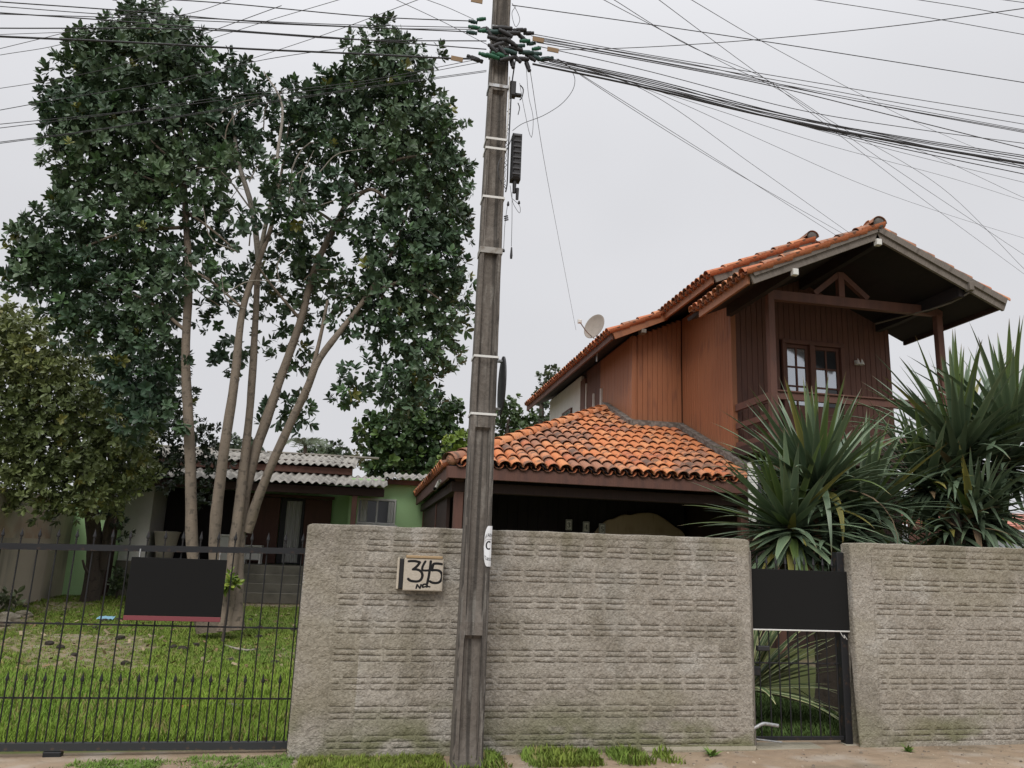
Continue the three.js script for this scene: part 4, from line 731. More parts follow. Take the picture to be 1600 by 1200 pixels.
  const B = [[230, 52, 52], [262, 100, 66], [205, 110, 70], [310, 120, 60], [152, 78, 32], [135, 100, 40], [120, 165, 46], [150, 165, 66], [90, 185, 32], [175, 230, 78], [245, 200, 85], [330, 190, 66], [370, 130, 40], [375, 215, 40, 0, .7], [115, 240, 44], [265, 280, 60], [215, 300, 60],
    [125, 320, 44], [50, 370, 36], [95, 375, 62], [35, 420, 34], [75, 435, 40], [165, 380, 70], [240, 380, 60], [150, 455, 62], [215, 465, 66], [115, 505, 44], [185, 530, 50], [240, 540, 52], [262, 470, 40, 0, .8], [235, 600, 40], [185, 590, 36], [260, 640, 38, 0, .7], [215, 650, 40],
    [455, 165, 34, 0, .8], [480, 215, 46, 0, .7], [410, 240, 36, .4, .45], [480, 265, 46, 0, .6], [440, 310, 34, .9, .6], [335, 310, 36, -.4, .4], [375, 225, 34, -.3, .55], [500, 225, 40, .2, .7], [425, 205, 28, .3, .5], [330, 380, 44, -.3, .55], [300, 300, 30, .5, .5], [425, 285, 26, .9, .9], [360, 200, 34, .3, .8], [310, 250, 40, .3, .8], [470, 170, 30, .2, .8], [350, 270, 36, .5, .6], [460, 340, 36, .6, .8], [510, 300, 40, .3, .8], [380, 350, 34, .6, .6], [320, 430, 34, .5, .6], [280, 420, 30, .6, .5], [410, 160, 26, 0, .6], [355, 440, 40, -.4, .65], [340, 500, 36, -.5, .55], [350, 560, 34, -.6, .45], [430, 420, 44, -.5, .75], [470, 380, 50, -.4, .65], [440, 480, 38, -.6, .6], [480, 470, 44, -.5, .8], [455, 560, 34, -.7, .6], [470, 640, 30, -.5, .8], [420, 640, 30, -.6, .5], [500, 420, 44, -.3, .8], [400, 540, 26, -.7, .45],
    [603, 62, 32], [590, 100, 54], [630, 120, 54], [560, 150, 50], [515, 135, 34], [520, 180, 46], [600, 190, 74], [660, 180, 52], [690, 215, 44], [640, 250, 74], [560, 250, 56], [705, 270, 40], [680, 310, 56], [720, 330, 26], [620, 320, 56, 0, .7], [700, 360, 48], [640, 380, 66], [570, 360, 44, 0, .65], [590, 430, 56], [665, 440, 66], [705, 430, 40], [620, 490, 64], [690, 500, 48], [560, 500, 44, 0, .8], [640, 550, 54], [695, 560, 32], [620, 600, 44], [665, 610, 38], [560, 590, 32, 0, .7], [540, 620, 26, 0, .8], [630, 640, 26]];
  const pal = (p, r, s, d) => { const n = fbm(p.x * 1.1, p.y * 1.1, p.z * 1.1, 3), y = .75 + .5 * r(), c = mixc([.05, .092, .054], [.12, .18, .095], clamp((n - .3) * 1.8)); return (r() < .012 ? [.18, .19, .05] : r() < .1 ? [.075, .14, .055] : c).map((q) => q * y); };
  crownPart(T, bigCluster, crownList(sprigs(B, 47), Z, 1, 17, pal, 31, { up: .3 }));
}
{ // yellow-green tree on the left
  const Z = -15, T = thing('citrus_tree', 'small yellow-green leafy tree with a dark trunk at the left edge', 'tree', at(146, 935, -17.5).toArray()); T.position.y = gy(T.position.x, -17.5) - .02; T.position.x = at(146, 900, -17.5).x;
  const o = T.position, lp = (l) => l.map(([x, y, z]) => at(x, y, -17.5 + (z || 0)).sub(o));
  part('trunk', limb([V3(0, -.05, 0), V3(.0, .5, 0), ...lp([[148, 850], [140, 780, .5], [120, 700, 1.2], [110, 620, 1.5]])], [.2, .16, .14, .12, .08, .04], 16, 9, .1, 3), barkDark, T);
  part('branch', limb(lp([[160, 890], [168, 830, .1], [176, 780, .4], [170, 700, 1]]), [.09, .08, .07, .03], 10, 7, .1, 4), barkDark, T); part('branch', limb(lp([[148, 905], [134, 890, .2], [129, 875, .2]]), [.035, .03, .02], 8, 6, .1, 5), barkDark, T);
  const B = [[20, 540, 56], [80, 560, 60], [30, 620, 70], [120, 600, 52], [100, 660, 74], [160, 650, 50], [30, 710, 66], [180, 700, 52], [110, 730, 66], [215, 725, 34], [60, 765, 44, .2], [150, 765, 46], [200, 755, 30], [-40, 640, 90], [-30, 560, 60], [5, 490, 20], [100, 790, 26], [225, 690, 20], [-30, 740, 60]];
  const pal = (p, r) => { const n = fbm(p.x * 1.1, p.y * 1.1, p.z * 1.1, 3), y = .7 + .55 * r(), c = mixc([.115, .15, .058], [.23, .265, .105], clamp((n - .3) * 1.8)); return (r() < .04 ? [.24, .24, .07] : c).map((q) => q * y); };
  crownPart(T, smallCluster, crownList(sprigs(B, 48, 2), Z, 1.3, 22, pal, 41, { up: .2 }));
}
{ // darker tree between them, over the roof of the green house
  const Z = -17.3, T = thing('dark_tree', 'dark small-leaved tree hanging over the left end of the corrugated roof', 'tree', [-4.9, .2, -17.6]);
  const o = T.position;
  part('trunk', limb([V3(-.5, 0, 0), V3(-.45, 1.6, 0), V3(-.1, 3, 0), V3(.2, 4.6, .1)], [.11, .09, .07, .03], 14, 8, .1, 7), barkDark, T);
  const B = [[215, 590, 48], [255, 570, 36], [200, 640, 54], [265, 630, 42], [240, 690, 50], [290, 690, 34, 0, .7], [320, 700, 26, 0, .8], [335, 735, 26, 0, .7], [270, 735, 34, 0, .8], [185, 690, 40], [215, 740, 30], [330, 670, 14, 0, .5], [180, 560, 30], [175, 800, 20, 0, .8], [190, 830, 16, 0, .6], [320, 775, 22, 0, .6]];
  crownPart(T, smallCluster, crownList(B, Z, 1.15, 26, palOf([.026, .04, .022], [.055, .08, .035], .06), 51, { up: .1 }));
}
const farCluster = clusterGeo(13, 6, .3, .1), shrubCluster = clusterGeo(14, 6, .12, .03);
function farTree(name, label, z, blobs, base, light, seed, size = 1, dens = 5.5, group) {
  const c = at(blobs[0][0], blobs[0][1], z), T = thing(name, label, 'tree', [c.x, 0, z], group);
  part('trunk', limb([V3(0, -.2, 0), V3(.1, c.y * .4, 0), V3(-.1, c.y * .8, 0), V3(0, c.y, 0)], [.3, .24, .18, .08], 8, 7, .1, seed), barkDark, T);
  crownPart(T, farCluster, crownList(blobs, z, size, dens, palOf(base, light, .12), seed, { up: .3 })); return T;
}
farTree('background_tree', 'dark green tree behind the corrugated roof, left of the pole', -34, [[640, 690, 55], [600, 690, 44], [580, 665, 26], [650, 650, 50], [690, 650, 36], [700, 700, 40], [620, 730, 36], [670, 735, 40], [590, 725, 26]], [.04, .075, .028], [.09, .15, .04], 61, 1.1);
farTree('background_tree', 'bright yellow-green bush-like tree just left of the pole, above the shelter roof', -30, [[715, 690, 22], [705, 712, 18], [735, 690, 26], [730, 720, 26], [690, 728, 14]], [.13, .2, .03], [.22, .28, .05], 62, .9);
farTree('background_tree', 'tree with open crown rising behind the shelter roof right of the pole', -36, [[795, 655, 26], [820, 660, 26], [775, 690, 30], [810, 690, 30], [800, 632, 16], [840, 665, 20], [760, 660, 24]], [.055, .09, .035], [.1, .15, .05], 63, .9);
farTree('background_tree', 'slender tree top showing above the low end of the timber house roof', -34, [[850, 598, 18], [862, 580, 12], [845, 620, 16], [870, 610, 18], [860, 645, 22]], [.06, .085, .05], [.11, .14, .07], 64, .8);
farTree('background_tree', 'rounded grey-green tree far behind the ridge of the corrugated roof', -60, [[505, 708, 18], [530, 712, 20], [480, 712, 14]], [.06, .09, .05], [.1, .13, .07], 65, 1.2);
farTree('background_tree', 'small brownish tree top far behind, right of the rounded one', -60, [[552, 716, 12], [566, 722, 10]], [.12, .12, .05], [.16, .15, .07], 66, 1);
farTree('background_tree', 'dull far tree row glimpsed between the pale tree stems', -70, [[365, 700, 20], [395, 705, 18], [340, 705, 18]], [.06, .085, .055], [.09, .12, .07], 67, 1.3);
{ // feathery palm far behind
  const c = at(478, 690, -48), T = thing('palm_tree', 'feathery palm top far behind the tall tree stems', 'palm', [c.x, 0, -48]);
  part('trunk', limb([V3(0, 0, 0), V3(.1, c.y * .5, 0), V3(0, c.y - .3, 0)], [.2, .15, .12], 8, 7, .05, 2), barkDark, T);
  const m = std({ color: lin(.11, .14, .09), roughness: .7 });
  for (let k = 0; k < 12; k++) { const a = k * 2.4, L = 1.7, P = [], fr = [V3(0, c.y - .3, 0)]; for (let i = 1; i <= 6; i++) { const t = i / 6; fr.push(V3(Math.cos(a) * L * t * .8, c.y - .3 + 1.5 * t - 1.5 * t * t, Math.sin(a) * L * t * .8)); } const gs = []; for (let i = 1; i < 7; i++) for (const s of [-1, 1]) for (const q of [0, .5]) { const p = fr[i - 1].clone().lerp(fr[i], q), d = fr[i].clone().sub(fr[i - 1]).normalize(), side = V3(-Math.sin(a), -.5, Math.cos(a)).multiplyScalar(s).add(d).normalize(); const g = bladeGeo(.5, .035, 2, .6, .1); g.applyQuaternion(new THREE.Quaternion().setFromUnitVectors(V3(0, 1, 0), side)); gs.push(g.translate(p.x, p.y, p.z)); } part('frond', gs, m, T); }
}
// ------------------------------------------------------------------ sword-leaf plants behind the wall
function bladeTex(edge, mid, tip) { return ctex(64, 256, 1, 1, (u, v) => { const e = Math.abs(u - .5) * 2; let c = mixc(mid, edge, step(.55, .95, e)); c = c.map((q) => q * (.85 + .3 * tnoise(u * 16, v * 2, 16, 4))); return mixc(c, tip, step(.9, 1, v)); }); }
const SWORD = [std({ map: bladeTex([.145, .19, .12], [.112, .165, .1], [.16, .12, .06]), roughness: .42 }), std({ map: bladeTex([.19, .245, .14], [.15, .215, .125], [.2, .15, .08]), roughness: .42 }), std({ map: bladeTex([.12, .165, .045], [.09, .14, .04], [.2, .14, .07]), roughness: .45 }), std({ map: bladeTex([.3, .27, .06], [.22, .21, .06], [.25, .16, .08]), roughness: .6 }), std({ map: bladeTex([.25, .17, .1], [.2, .14, .09], [.14, .09, .06]), roughness: .85 })];
const SWG = [0, 1, 2, 3, 4, 5].map((k) => bladeGeo(1, 0.041 + .005 * (k % 3), 9, [.05, .1, .2, .34, .6, 1.5][k], .3, .4));
function headLeaves(T, c, n, L, cone, lean, seed, pick) {
  const r = rng(seed);
  for (let i = 0; i < n; i++) {
    const f = (i + .5) / n, e = cone * Math.pow(f, .7) + (r() - .5) * .18, a = i * 2.39996 + (r() - .5) * .5;
    const d = V3(Math.sin(e) * Math.cos(a), Math.cos(e), Math.sin(e) * Math.sin(a)).applyQuaternion(new THREE.Quaternion().setFromUnitVectors(V3(0, 1, 0), lean.clone().normalize()));
    const l = L * R(.82, 1.12, r) * (f > .85 ? .8 : 1), gi = clamp(Math.floor(f * 3.4 + r() * 1.6), 0, 4), kind = pick(f, r);
    const m = shade(new THREE.Mesh(SWG[f > .93 && r() < .5 ? 5 : gi], SWORD[kind])); m.name = 'leaf';
    // bend falls outwards and downwards: local +z must look away from the stem and down
    const y = d.clone(), out = V3(d.x, -.6, d.z).normalize(), x = y.clone().cross(out).normalize(), z = x.clone().cross(y).normalize();
    m.applyMatrix4(new THREE.Matrix4().makeBasis(x, y, z).setPosition(c.clone().addScaledVector(d, .04))); m.scale.set(R(.85, 1.15, r) * (L > .9 ? 1 : .8), l, l);
    T.add(m);
  }
}
function skirt(T, heads, n, seed) { // the many older leaves below the heads, too tangled to count
  const r = rng(seed), list = [];
  for (const [c, L] of heads) for (let i = 0; i < n; i++) {
    const e = R(.7, 2.45, r), a = r() * 6.283, d = V3(Math.sin(e) * Math.cos(a), Math.cos(e), Math.sin(e) * Math.sin(a)), out = V3(d.x, -.6, d.z).normalize(), x = d.clone().cross(out).normalize(), z = x.clone().cross(d).normalize(), l = L * R(.6, 1.05, r);
    const y = R(.7, 1.2, r), q = r(), dry = e > 2 ? .25 : .03;
    list.push({ m: new THREE.Matrix4().makeBasis(x, d.clone().multiplyScalar(l), z.multiplyScalar(l)).setPosition(c), c: (q < dry ? [.2, .14, .08] : q < dry + .05 ? [.22, .2, .05] : [.105, .152, .092]).map((v) => v * y) });
  }
  const m = scatter('lower_leaves', SWG[3], std({ color: lin(1, 1, 1), roughness: .5 }), list, T); m.name = 'lower_leaves';
}
const pickA = (f, r) => { const q = r(); return f > .94 ? (q < .2 ? 4 : q < .3 ? 3 : 0) : f < .12 ? (q < .5 ? 2 : 1) : q < .5 ? 0 : q < .86 ? 1 : q < .97 ? 2 : 3; };
{
  const Z = -7.7, T = thing('sword_leaf_plant', 'large sword-leaf plant spreading over the narrow gate', 'plant', [at(1285, 900, Z).x, .02, Z]), o = T.position, p = (x, y, z = 0) => at(x, y, Z + z).sub(o);
  part('stem', [limb([V3(0, -.05, 0), V3(.02, 1, .0), p(1290, 800), p(1275, 755)], [.14, .12, .1, .06], 12, 9, .15, 3), limb([V3(.02, .6, 0), p(1240, 850, .2), p(1225, 810, .25)], [.09, .08, .05], 8, 8, .15, 4), limb([V3(.02, .7, 0), p(1330, 850, -.2), p(1345, 800, -.25)], [.09, .08, .05], 8, 8, .15, 5)], barkDark, T);
  headLeaves(T, p(1275, 770), 110, 1.22, 1.35, V3(-.08, 1, .1), 201, pickA); headLeaves(T, p(1235, 825, .2), 100, 1.0, 1.9, V3(-.55, .7, .3), 202, pickA); headLeaves(T, p(1350, 800, -.2), 90, 1.05, 1.8, V3(.2, 1, -.1), 203, pickA);
  skirt(T, [[p(1280, 790), 1.05], [p(1235, 845, .1), .95], [p(1345, 830, -.2), 1.0], [p(1290, 850, .15), .9]], 115, 211);
}
{
  const Z = -7.9, T = thing('sword_leaf_plant', 'largest sword-leaf plant, tallest at the right edge above the grey wall', 'plant', [at(1520, 900, Z).x, .02, Z], undefined), o = T.position, p = (x, y, z = 0) => at(x, y, Z + z).sub(o);
  part('stem', [limb([V3(0, -.05, 0), V3(0, 1, .0), p(1515, 780), p(1500, 690)], [.15, .13, .11, .06], 12, 9, .15, 6), limb([V3(0, .9, 0), p(1550, 780, .2), p(1575, 700, .2)], [.1, .09, .05], 8, 8, .15, 7), limb([V3(0, .6, 0), p(1500, 850, .3), p(1490, 800, .4)], [.09, .08, .05], 8, 8, .15, 8)], barkDark, T);
  skirt(T, [[p(1500, 740), 1.15], [p(1575, 730, .15), 1.15], [p(1530, 800, .2), .95], [p(1485, 830, .1), .9], [p(1455, 770, -.1), .9]], 115, 311);
  headLeaves(T, p(1450, 760, -.15), 60, 1.05, 1.6, V3(-.35, 1, 0), 304, pickA); headLeaves(T, p(1500, 710), 90, 1.38, 1.4, V3(-.06, 1, .05), 301, pickA); headLeaves(T, p(1580, 690, .15), 80, 1.34, 1.4, V3(.1, 1, .1), 302, pickA); headLeaves(T, p(1520, 810, .3), 65, .78, 1.9, V3(0, 1, .4), 303, (f, r) => { const q = r(); return q < .34 ? 0 : q < .64 ? 1 : q < .88 ? 2 : q < .94 ? 3 : 4; });
}
{ // striped plant behind the gate
  const Z = -7.0, base = at(1176, 1100, Z), T = thing('striped_agave', 'cream striped long-leaved plant behind the bars of the narrow gate', 'plant', [base.x - .05, gy(base.x, Z), Z]);
  const st = [std({ map: bladeTex([.58, .56, .3], [.09, .15, .055], [.5, .46, .25]), roughness: .45 }), std({ map: bladeTex([.5, .5, .3], [.17, .23, .1], [.5, .46, .25]), roughness: .45 })], g = [0, 1, 2].map((k) => bladeGeo(1, .04, 9, [.1, .25, .45][k], .25, .45)), r = rng(9);
  part('stem', limb([V3(0, -.02, 0), V3(0, .15, 0), V3(0, .32, 0)], [.08, .08, .05], 6, 8, .1, 2), barkDark, T);
  for (let i = 0; i < 52; i++) {
    const f = (i * .618) % 1, e = .1 + 1.65 * f, a = i < 34 ? (r() - .5) * 1.3 : i * 2.4, d = V3(Math.sin(e) * Math.cos(a), Math.cos(e), Math.sin(e) * Math.sin(a)), out = V3(d.x, -.6, d.z).normalize(), x = d.clone().cross(out).normalize(), z = x.clone().cross(d).normalize(), l = R(.75, 1.08, r);
    const m = shade(new THREE.Mesh(g[(r() * 3) | 0], st[r() < .6 ? 0 : 1])); m.name = 'leaf'; m.applyMatrix4(new THREE.Matrix4().makeBasis(x, d, z).setPosition(V3(0, .3, 0))); m.scale.set(1, l, l); T.add(m);
  }
}
// ------------------------------------------------------------------ concrete utility pole
const PZ = -5.75, PX = .803;
{
  const T = thing('utility_pole', 'weathered grey concrete utility pole in front of the brick wall', 'pole', [PX, 0, PZ]);
  const conc = std({ map: ctex(512, 2048, 1.0, 7.4, (u, v) => {
    const y = v * 7.4, n = fbm(u * 14, y * 2.2, 3, 4), s = fbm(u * 40, y * .9, 8, 3), p = fbm(u * 60, y * 40, 5, 2);
    let c = mixc([.115, .1, .086], [.18, .16, .14], n); c = mixc(c, [.04, .036, .032], step(.46, .72, s) * .8); c = mixc(c, [.25, .235, .21], step(.6, .8, fbm(u * 30 + 5, y * 5, 9, 3)) * .5);
    return c.map((q) => q * (.8 + .4 * p));
  }), bumpMap: bumpRough, bumpScale: .006, roughness: .96 });
  const Hh = 7.3, w = (y) => lerp(.218, .132, y / Hh), fw = (y) => w(y) * .235, dd = (y) => lerp(.19, .13, y / Hh);
  // profile: two flanges and a web that is set back, closed by ledges
  const ledges = [[-.3, .05], [.9, .99], [2.42, 2.5], [3.86, 3.95], [5.3, 5.38], [6.7, 6.76]], rec = (y) => { for (let i = 0; i < ledges.length; i++) { const [a, b] = ledges[i]; if (y >= a && y <= b) return .004; } for (let i = 0; i + 1 < ledges.length; i++) { const a = ledges[i][1], b = ledges[i + 1][0]; if (y > a && y < b) { const top = b - y, bot = y - a, deep = i === 0 ? .055 : .042; return Math.min(deep, .004 + top * 1.6 + .012, .004 + bot * .28); } } return .004; };
  const ys = []; for (let y = -.3; y < Hh; y += .06) ys.push(y); for (const [a, b] of ledges) ys.push(a - .03, a - .001, a, b, b + .02); ys.push(Hh); ys.sort((a, b) => a - b);
  const P = [], I = [], N = 14;
  for (const y of ys) {
    const W = w(y) / 2, f = fw(y), D = dd(y), r = rec(y), j = .004 * (fbm(y * 6, 2, 2, 3) - .5), k = .004 * (fbm(y * 6, 7, 2, 3) - .5), c = .014;
    const pr = [[-W + f, -r], [-W + f - .008 - .1 * r, 0], [-W + c + j, 0], [-W + j, -c], [-W + j, -D + c], [-W + c, -D], [W - c, -D], [W + k, -D + c], [W + k, -c], [W - c + k, 0], [W - f + .008 + .1 * r, 0], [W - f, -r], [W * .3, -r], [-W * .3, -r]];
    for (const [x, z] of pr) P.push(x, y, z);
  }
  for (let i = 0; i + 1 < ys.length; i++) for (let q = 0; q < N; q++) { const a = i * N + q, b = i * N + (q + 1) % N, c = a + N, d = b + N; I.push(a, c, b, b, c, d); }
  let g = new THREE.BufferGeometry(); g.setAttribute('position', new THREE.Float32BufferAttribute(P, 3)); g.setIndex(I); g = g.toNonIndexed(); g.computeVertexNormals();
  part('shaft', uvm(g, .5, .3), conc, T);
  const band = (py, h, mat, name, out = .004) => { const y = at(PX_(py), py, PZ).y, W = w(y) / 2 + out, D = dd(y); part(name, [box(-W, y - h / 2, .001, W, y + h / 2, .004, .001), box(-W - .003, y - h / 2, -D - .004, -W, y + h / 2, .005, .001), box(W, y - h / 2, -D - .004, W + .004, y + h / 2, .005, .001), box(-W, y - h / 2, -D - .006, W, y + h / 2, -D - .002, .001)], mat, T); return y; };
  const PX_ = (py) => 735 + (1200 - py) * .042;
  for (const py of [217, 232, 308]) band(py, .02, M.white, 'white_band');
  for (const py of [557, 647]) band(py, .018, M.white, 'white_band');
  band(134, .03, M.steel, 'steel_band'); band(391, .05, std({ map: M.steel.map, color: lin(.8, .75, .68), roughness: .95 }), 'mortar_band', .002); band(45, .05, M.steel, 'steel_band'); band(75, .05, M.steel, 'steel_band');
  part('base_bolt', [new THREE.CylinderGeometry(.012, .012, .03, 8).rotateX(Math.PI / 2).translate(0, 5.9, 0).toNonIndexed()], M.iron, T);
}
{ // edge-on round traffic sign on the pole
  const p = at(784, 603, PZ - .12), T = thing('road_sign', 'round road sign seen edge-on, strapped to the right side of the pole', 'sign', p.toArray());
  const d = new THREE.CylinderGeometry(.235, .235, .012, 40, 1).rotateX(Math.PI / 2).rotateY(1.53); part('disc', d, M.rubber, T);
  part('bracket', [box(-.06, .19, -.02, .0, .21, .02, .002), box(-.06, -.2, -.02, .0, -.18, .02, .002)], M.steel, T);
}
{ // torn paper notice wrapped round the edge of the pole
  const c = document.createElement('canvas'); c.width = 128; c.height = 512; const k = c.getContext('2d'); k.fillStyle = '#dfe1e4'; k.fillRect(0, 0, 128, 512); k.fillStyle = '#1c1c20'; k.font = 'bold 62px sans-serif'; k.fillText('FAN', 18, 140); k.font = 'bold 150px sans-serif'; k.fillText('C', 22, 300); k.font = 'bold 56px sans-serif'; k.fillText('GRU', 16, 440); k.strokeStyle = '#9a9a9e'; k.lineWidth = 4; k.strokeRect(4, 170, 130, 4);
  const tx = new THREE.CanvasTexture(c); tx.colorSpace = THREE.SRGBColorSpace; tx.needsUpdate = true;
  const top = at(764, 823, PZ), bot = at(763, 884, PZ), T = thing('paper_notice', 'torn white paper notice with black letters stuck to the pole edge', 'notice', [top.x, bot.y, PZ]);
  const h = top.y - bot.y, g = new THREE.PlaneGeometry(.075, h, 10, 12), p = g.attributes.position;
  for (let i = 0; i < p.count; i++) { const x = p.getX(i) / .075, y = p.getY(i) / h + .5; const cut = x < 0 ? -x * 2 : 0; let yy = y; const lim = .5 + .5 * Math.sqrt(Math.max(0, 1 - cut * cut)); yy = .5 + (y - .5) * (2 * lim - 1 + .04); p.setXYZ(i, x * .06 - .004, yy * h, .008 + .004 * Math.sin(y * 9) - Math.max(0, x - .2) * .05); }
  g.computeVertexNormals(); part('sheet', g, std({ map: tx, roughness: .8 }), T);
}
{ // black ribbed terminal box and its fittings
  const a = at(800, 246, PZ - .07), T = thing('terminal_box', 'black ribbed cable terminal box hanging on the right side of the pole', 'terminal box', a.toArray());
  const Y = .21; part('box_body', box(-.005, -Y, -.07, .075, Y, .05, .02), M.rubber, T);
  for (let k = 0; k < 8; k++) part('rib', box(.0, -Y + .03 + k * .05, .05, .07, -Y + .045 + k * .05, .06, .003), M.cableGrey, T);
  part('gland', [new THREE.CylinderGeometry(.018, .014, .12, 10).translate(.03, -Y - .05, 0).toNonIndexed(), new THREE.CylinderGeometry(.014, .012, .1, 10).translate(.055, -Y - .12, .01).toNonIndexed()], M.rubber, T);
  const s = at(802, 140, PZ - .05), S = thing('cable_hanger', 'dark cable hanger with hooks under the wires on the pole', 'hanger', s.toArray());
  part('hanger_body', [box(-.03, -.07, -.04, .02, .07, .03, .01), box(.02, -.06, -.02, .07, -.035, .02, .006)], M.rubber, S); part('hook', tube([V3(.06, .05, 0), V3(.085, .02, 0), V3(.075, -.07, 0), V3(.06, -.09, 0)], .005, 10, 6), M.iron, S); part('hook', tube([V3(.045, -.12, 0), V3(.06, -.16, 0), V3(.05, -.23, 0)], .004, 8, 6), M.iron, S);
}
// loose cables down the right side of the pole
const loose = (label, pts, r, mat, dz = -.03) => solo('loose_cable', tube(pts.map(([x, y, z]) => at(x, y, PZ + dz + (z || 0))), r, 40, 5), mat, label, 'cable', undefined);
loose('thick black cable running down beside the terminal box', [[805, 95], [800, 130], [797, 180], [794, 240], [792, 290], [790, 300]], .006, M.rubber);
loose('black cable looping left round the edge of the pole face', [[800, 215], [790, 238], [779, 255, .06], [779, 275, .06], [790, 295]], .0035, M.cableGrey);
loose('coiled spring-like cable hanging between pole and terminal box', Array.from({ length: 36 }, (_, i) => [796 - i * .22 + (i % 2 ? 2 : -2), 150 + i * 4]), .003, M.cableGrey);
loose('thin grey cable bulging round the foot of the terminal box', [[797, 290], [802, 318], [812, 333], [812, 322], [800, 310]], .0022, M.cableGrey);
loose('thin cable with a plug hanging lowest under the terminal box', [[800, 300], [800, 340], [799, 385]], .0022, M.rubber);
loose('short thin cable hanging down beside the pole edge', [[793, 320], [789, 350], [787, 388]], .0022, M.rubber);
loose('pale conduit running straight down the right edge of the pole', [[796, 120, .01], [794, 180, .01], [790, 220, .01]], .006, M.white);
loose('cable making a wide loop to the right of the pole', [[801, 204], [815, 194], [850, 180], [880, 160], [896, 138], [898, 122], [894, 112]], .0028, M.cableGrey);
loose('two-turn wire loop at the very top of the pole', [[800, 5], [808, 18], [812, 32], [806, 42], [800, 20], [806, 10]], .0025, M.cableGrey);
loose('wire dropping from the clamps along the pole side', [[822, 100], [826, 150], [833, 185], [830, 215], [818, 165], [812, 130]], .0022, M.cableGrey);
for (const [x, y, L, label] of [[799, 395, .1, 'black plug at the end of the lowest hanging cable'], [787, 391, .03, 'small black knob at the end of the short hanging cable'], [811, 316, .03, 'small black knob on a wire right of the terminal box'], [794, 318, .04, 'dark splice knot under the terminal box']]) {
  const c = new THREE.LatheGeometry([[.001, L / 2], [.006, L / 2 - .004], [.011, -L / 4], [.009, -L / 2], [.001, -L / 2]].map(([a, b]) => new THREE.Vector2(a, b)), 10); const m = solo('cable_plug', c, M.rubber, label, 'plug'); m.position.copy(at(x, y, PZ - .03));
}
for (let k = 0; k < 3; k++) { const p = at(790 + k * .4, 338 + k * 3, PZ - .03); const m = solo('cable_clip', box(-.014, -.004, -.006, .02, .005, .006, .001), M.rubber, 'tiny black clip, one of three stacked under the terminal box', 'clip', 'clips under the terminal box'); m.position.copy(p); m.rotation.z = .35; }
// clamps that hold the wires
{
  const list = [[739, 34, 12, 1, .1, -.06], [752, 30, 12, 0, -.3, -.04], [741, 43, 16, 0, 0, -.06], [754, 46, 14, 2, -.5, -.03], [737, 51, 14, 1, 0, .02], [758, 48, 16, 0, -.2, .03], [812, 47, 18, 2, -.2, .02], [826, 52, 14, 2, -.2, .0], [820, 64, 14, 0, -.2, .02], [800, 52, 22, 2, -.2, .05], [785, 44, 26, 2, -.1, .05], [772, 50, 20, 1, -.15, .05],
    [786, 62, 20, 2, -.2, .06], [772, 60, 18, 2, .1, .06], [795, 80, 22, 1, .15, .06], [781, 86, 22, 0, .2, .06], [770, 88, 18, 0, .2, .06], [806, 76, 18, 2, .1, .04], [822, 82, 20, 1, -.15, .02], [836, 84, 18, 1, -.15, .0], [852, 92, 22, 1, -.25, -.02], [824, 102, 18, 2, 1.2, .0], [742, 92, 22, 2, .25, -.04], [757, 86, 16, 0, .2, .02], [812, 72, 14, 1, -.3, .03], [838, 76, 12, 0, -.3, 0], [830, 68, 12, 1, -.3, 0], [790, 52, 20, 2, .4, .07], [778, 70, 18, 2, -.5, .07], [798, 66, 20, 2, .5, .06], [792, 92, 20, 2, -.4, .06], [784, 78, 18, 2, .9, .07], [806, 90, 18, 2, .7, .04], [815, 58, 16, 2, .6, .02], [770, 76, 16, 2, .7, .07], [765, 52, 16, 2, 1.1, .05], [800, 98, 16, 2, 1.3, .03], [829, 90, 16, 2, .5, 0], [816, 92, 18, 2, -.1, .02], [838, 90, 16, 1, .3, 0]];
  const geo = new THREE.LatheGeometry([[.001, -.5], [.16, -.5], [.2, -.42], [.16, -.3], [.22, -.22], [.22, .2], [.16, .28], [.19, .4], [.14, .5], [.001, .5]].map(([a, b]) => new THREE.Vector2(a, b)), 10).rotateZ(Math.PI / 2);
  const mats = [M.greenClamp, M.tealClamp, M.rubber], nm = ['bright green', 'dull teal', 'black'];
  list.forEach(([x, y, L, k, a, dz]) => { const m = solo('wire_clamp', geo, mats[k], `${nm[k]} wire clamp in the cluster at the top of the pole`, 'wire clamp', `${nm[k]} clamps at the pole top`); m.position.copy(at(x, y, PZ + dz)); m.scale.set(L / 1200 * 8, L / 1200 * 2 + .06, L / 1200 * 2 + .06); m.rotation.z = -a; });
  for (const [x, y, label] of [[714, 92, 'tan tag on the thick cable left of the pole'], [745, 1, 'tan tag at the top edge left of the pole'], [841, 62, 'tan tag on the upper wires just right of the pole'], [864, 78, 'tan tag right of the clamps, the farther right of two']]) { const t = solo('cable_tag', box(-.05, -.022, -.004, .05, .022, .004, .002), M.tagTan, label, 'tag'); t.position.copy(at(x, y, PZ + .03)); t.rotation.z = -.05; }
}
// ------------------------------------------------------------------ overhead wires
const ORD = ['top', 'second', 'third', 'fourth', 'fifth', 'sixth', 'seventh'];
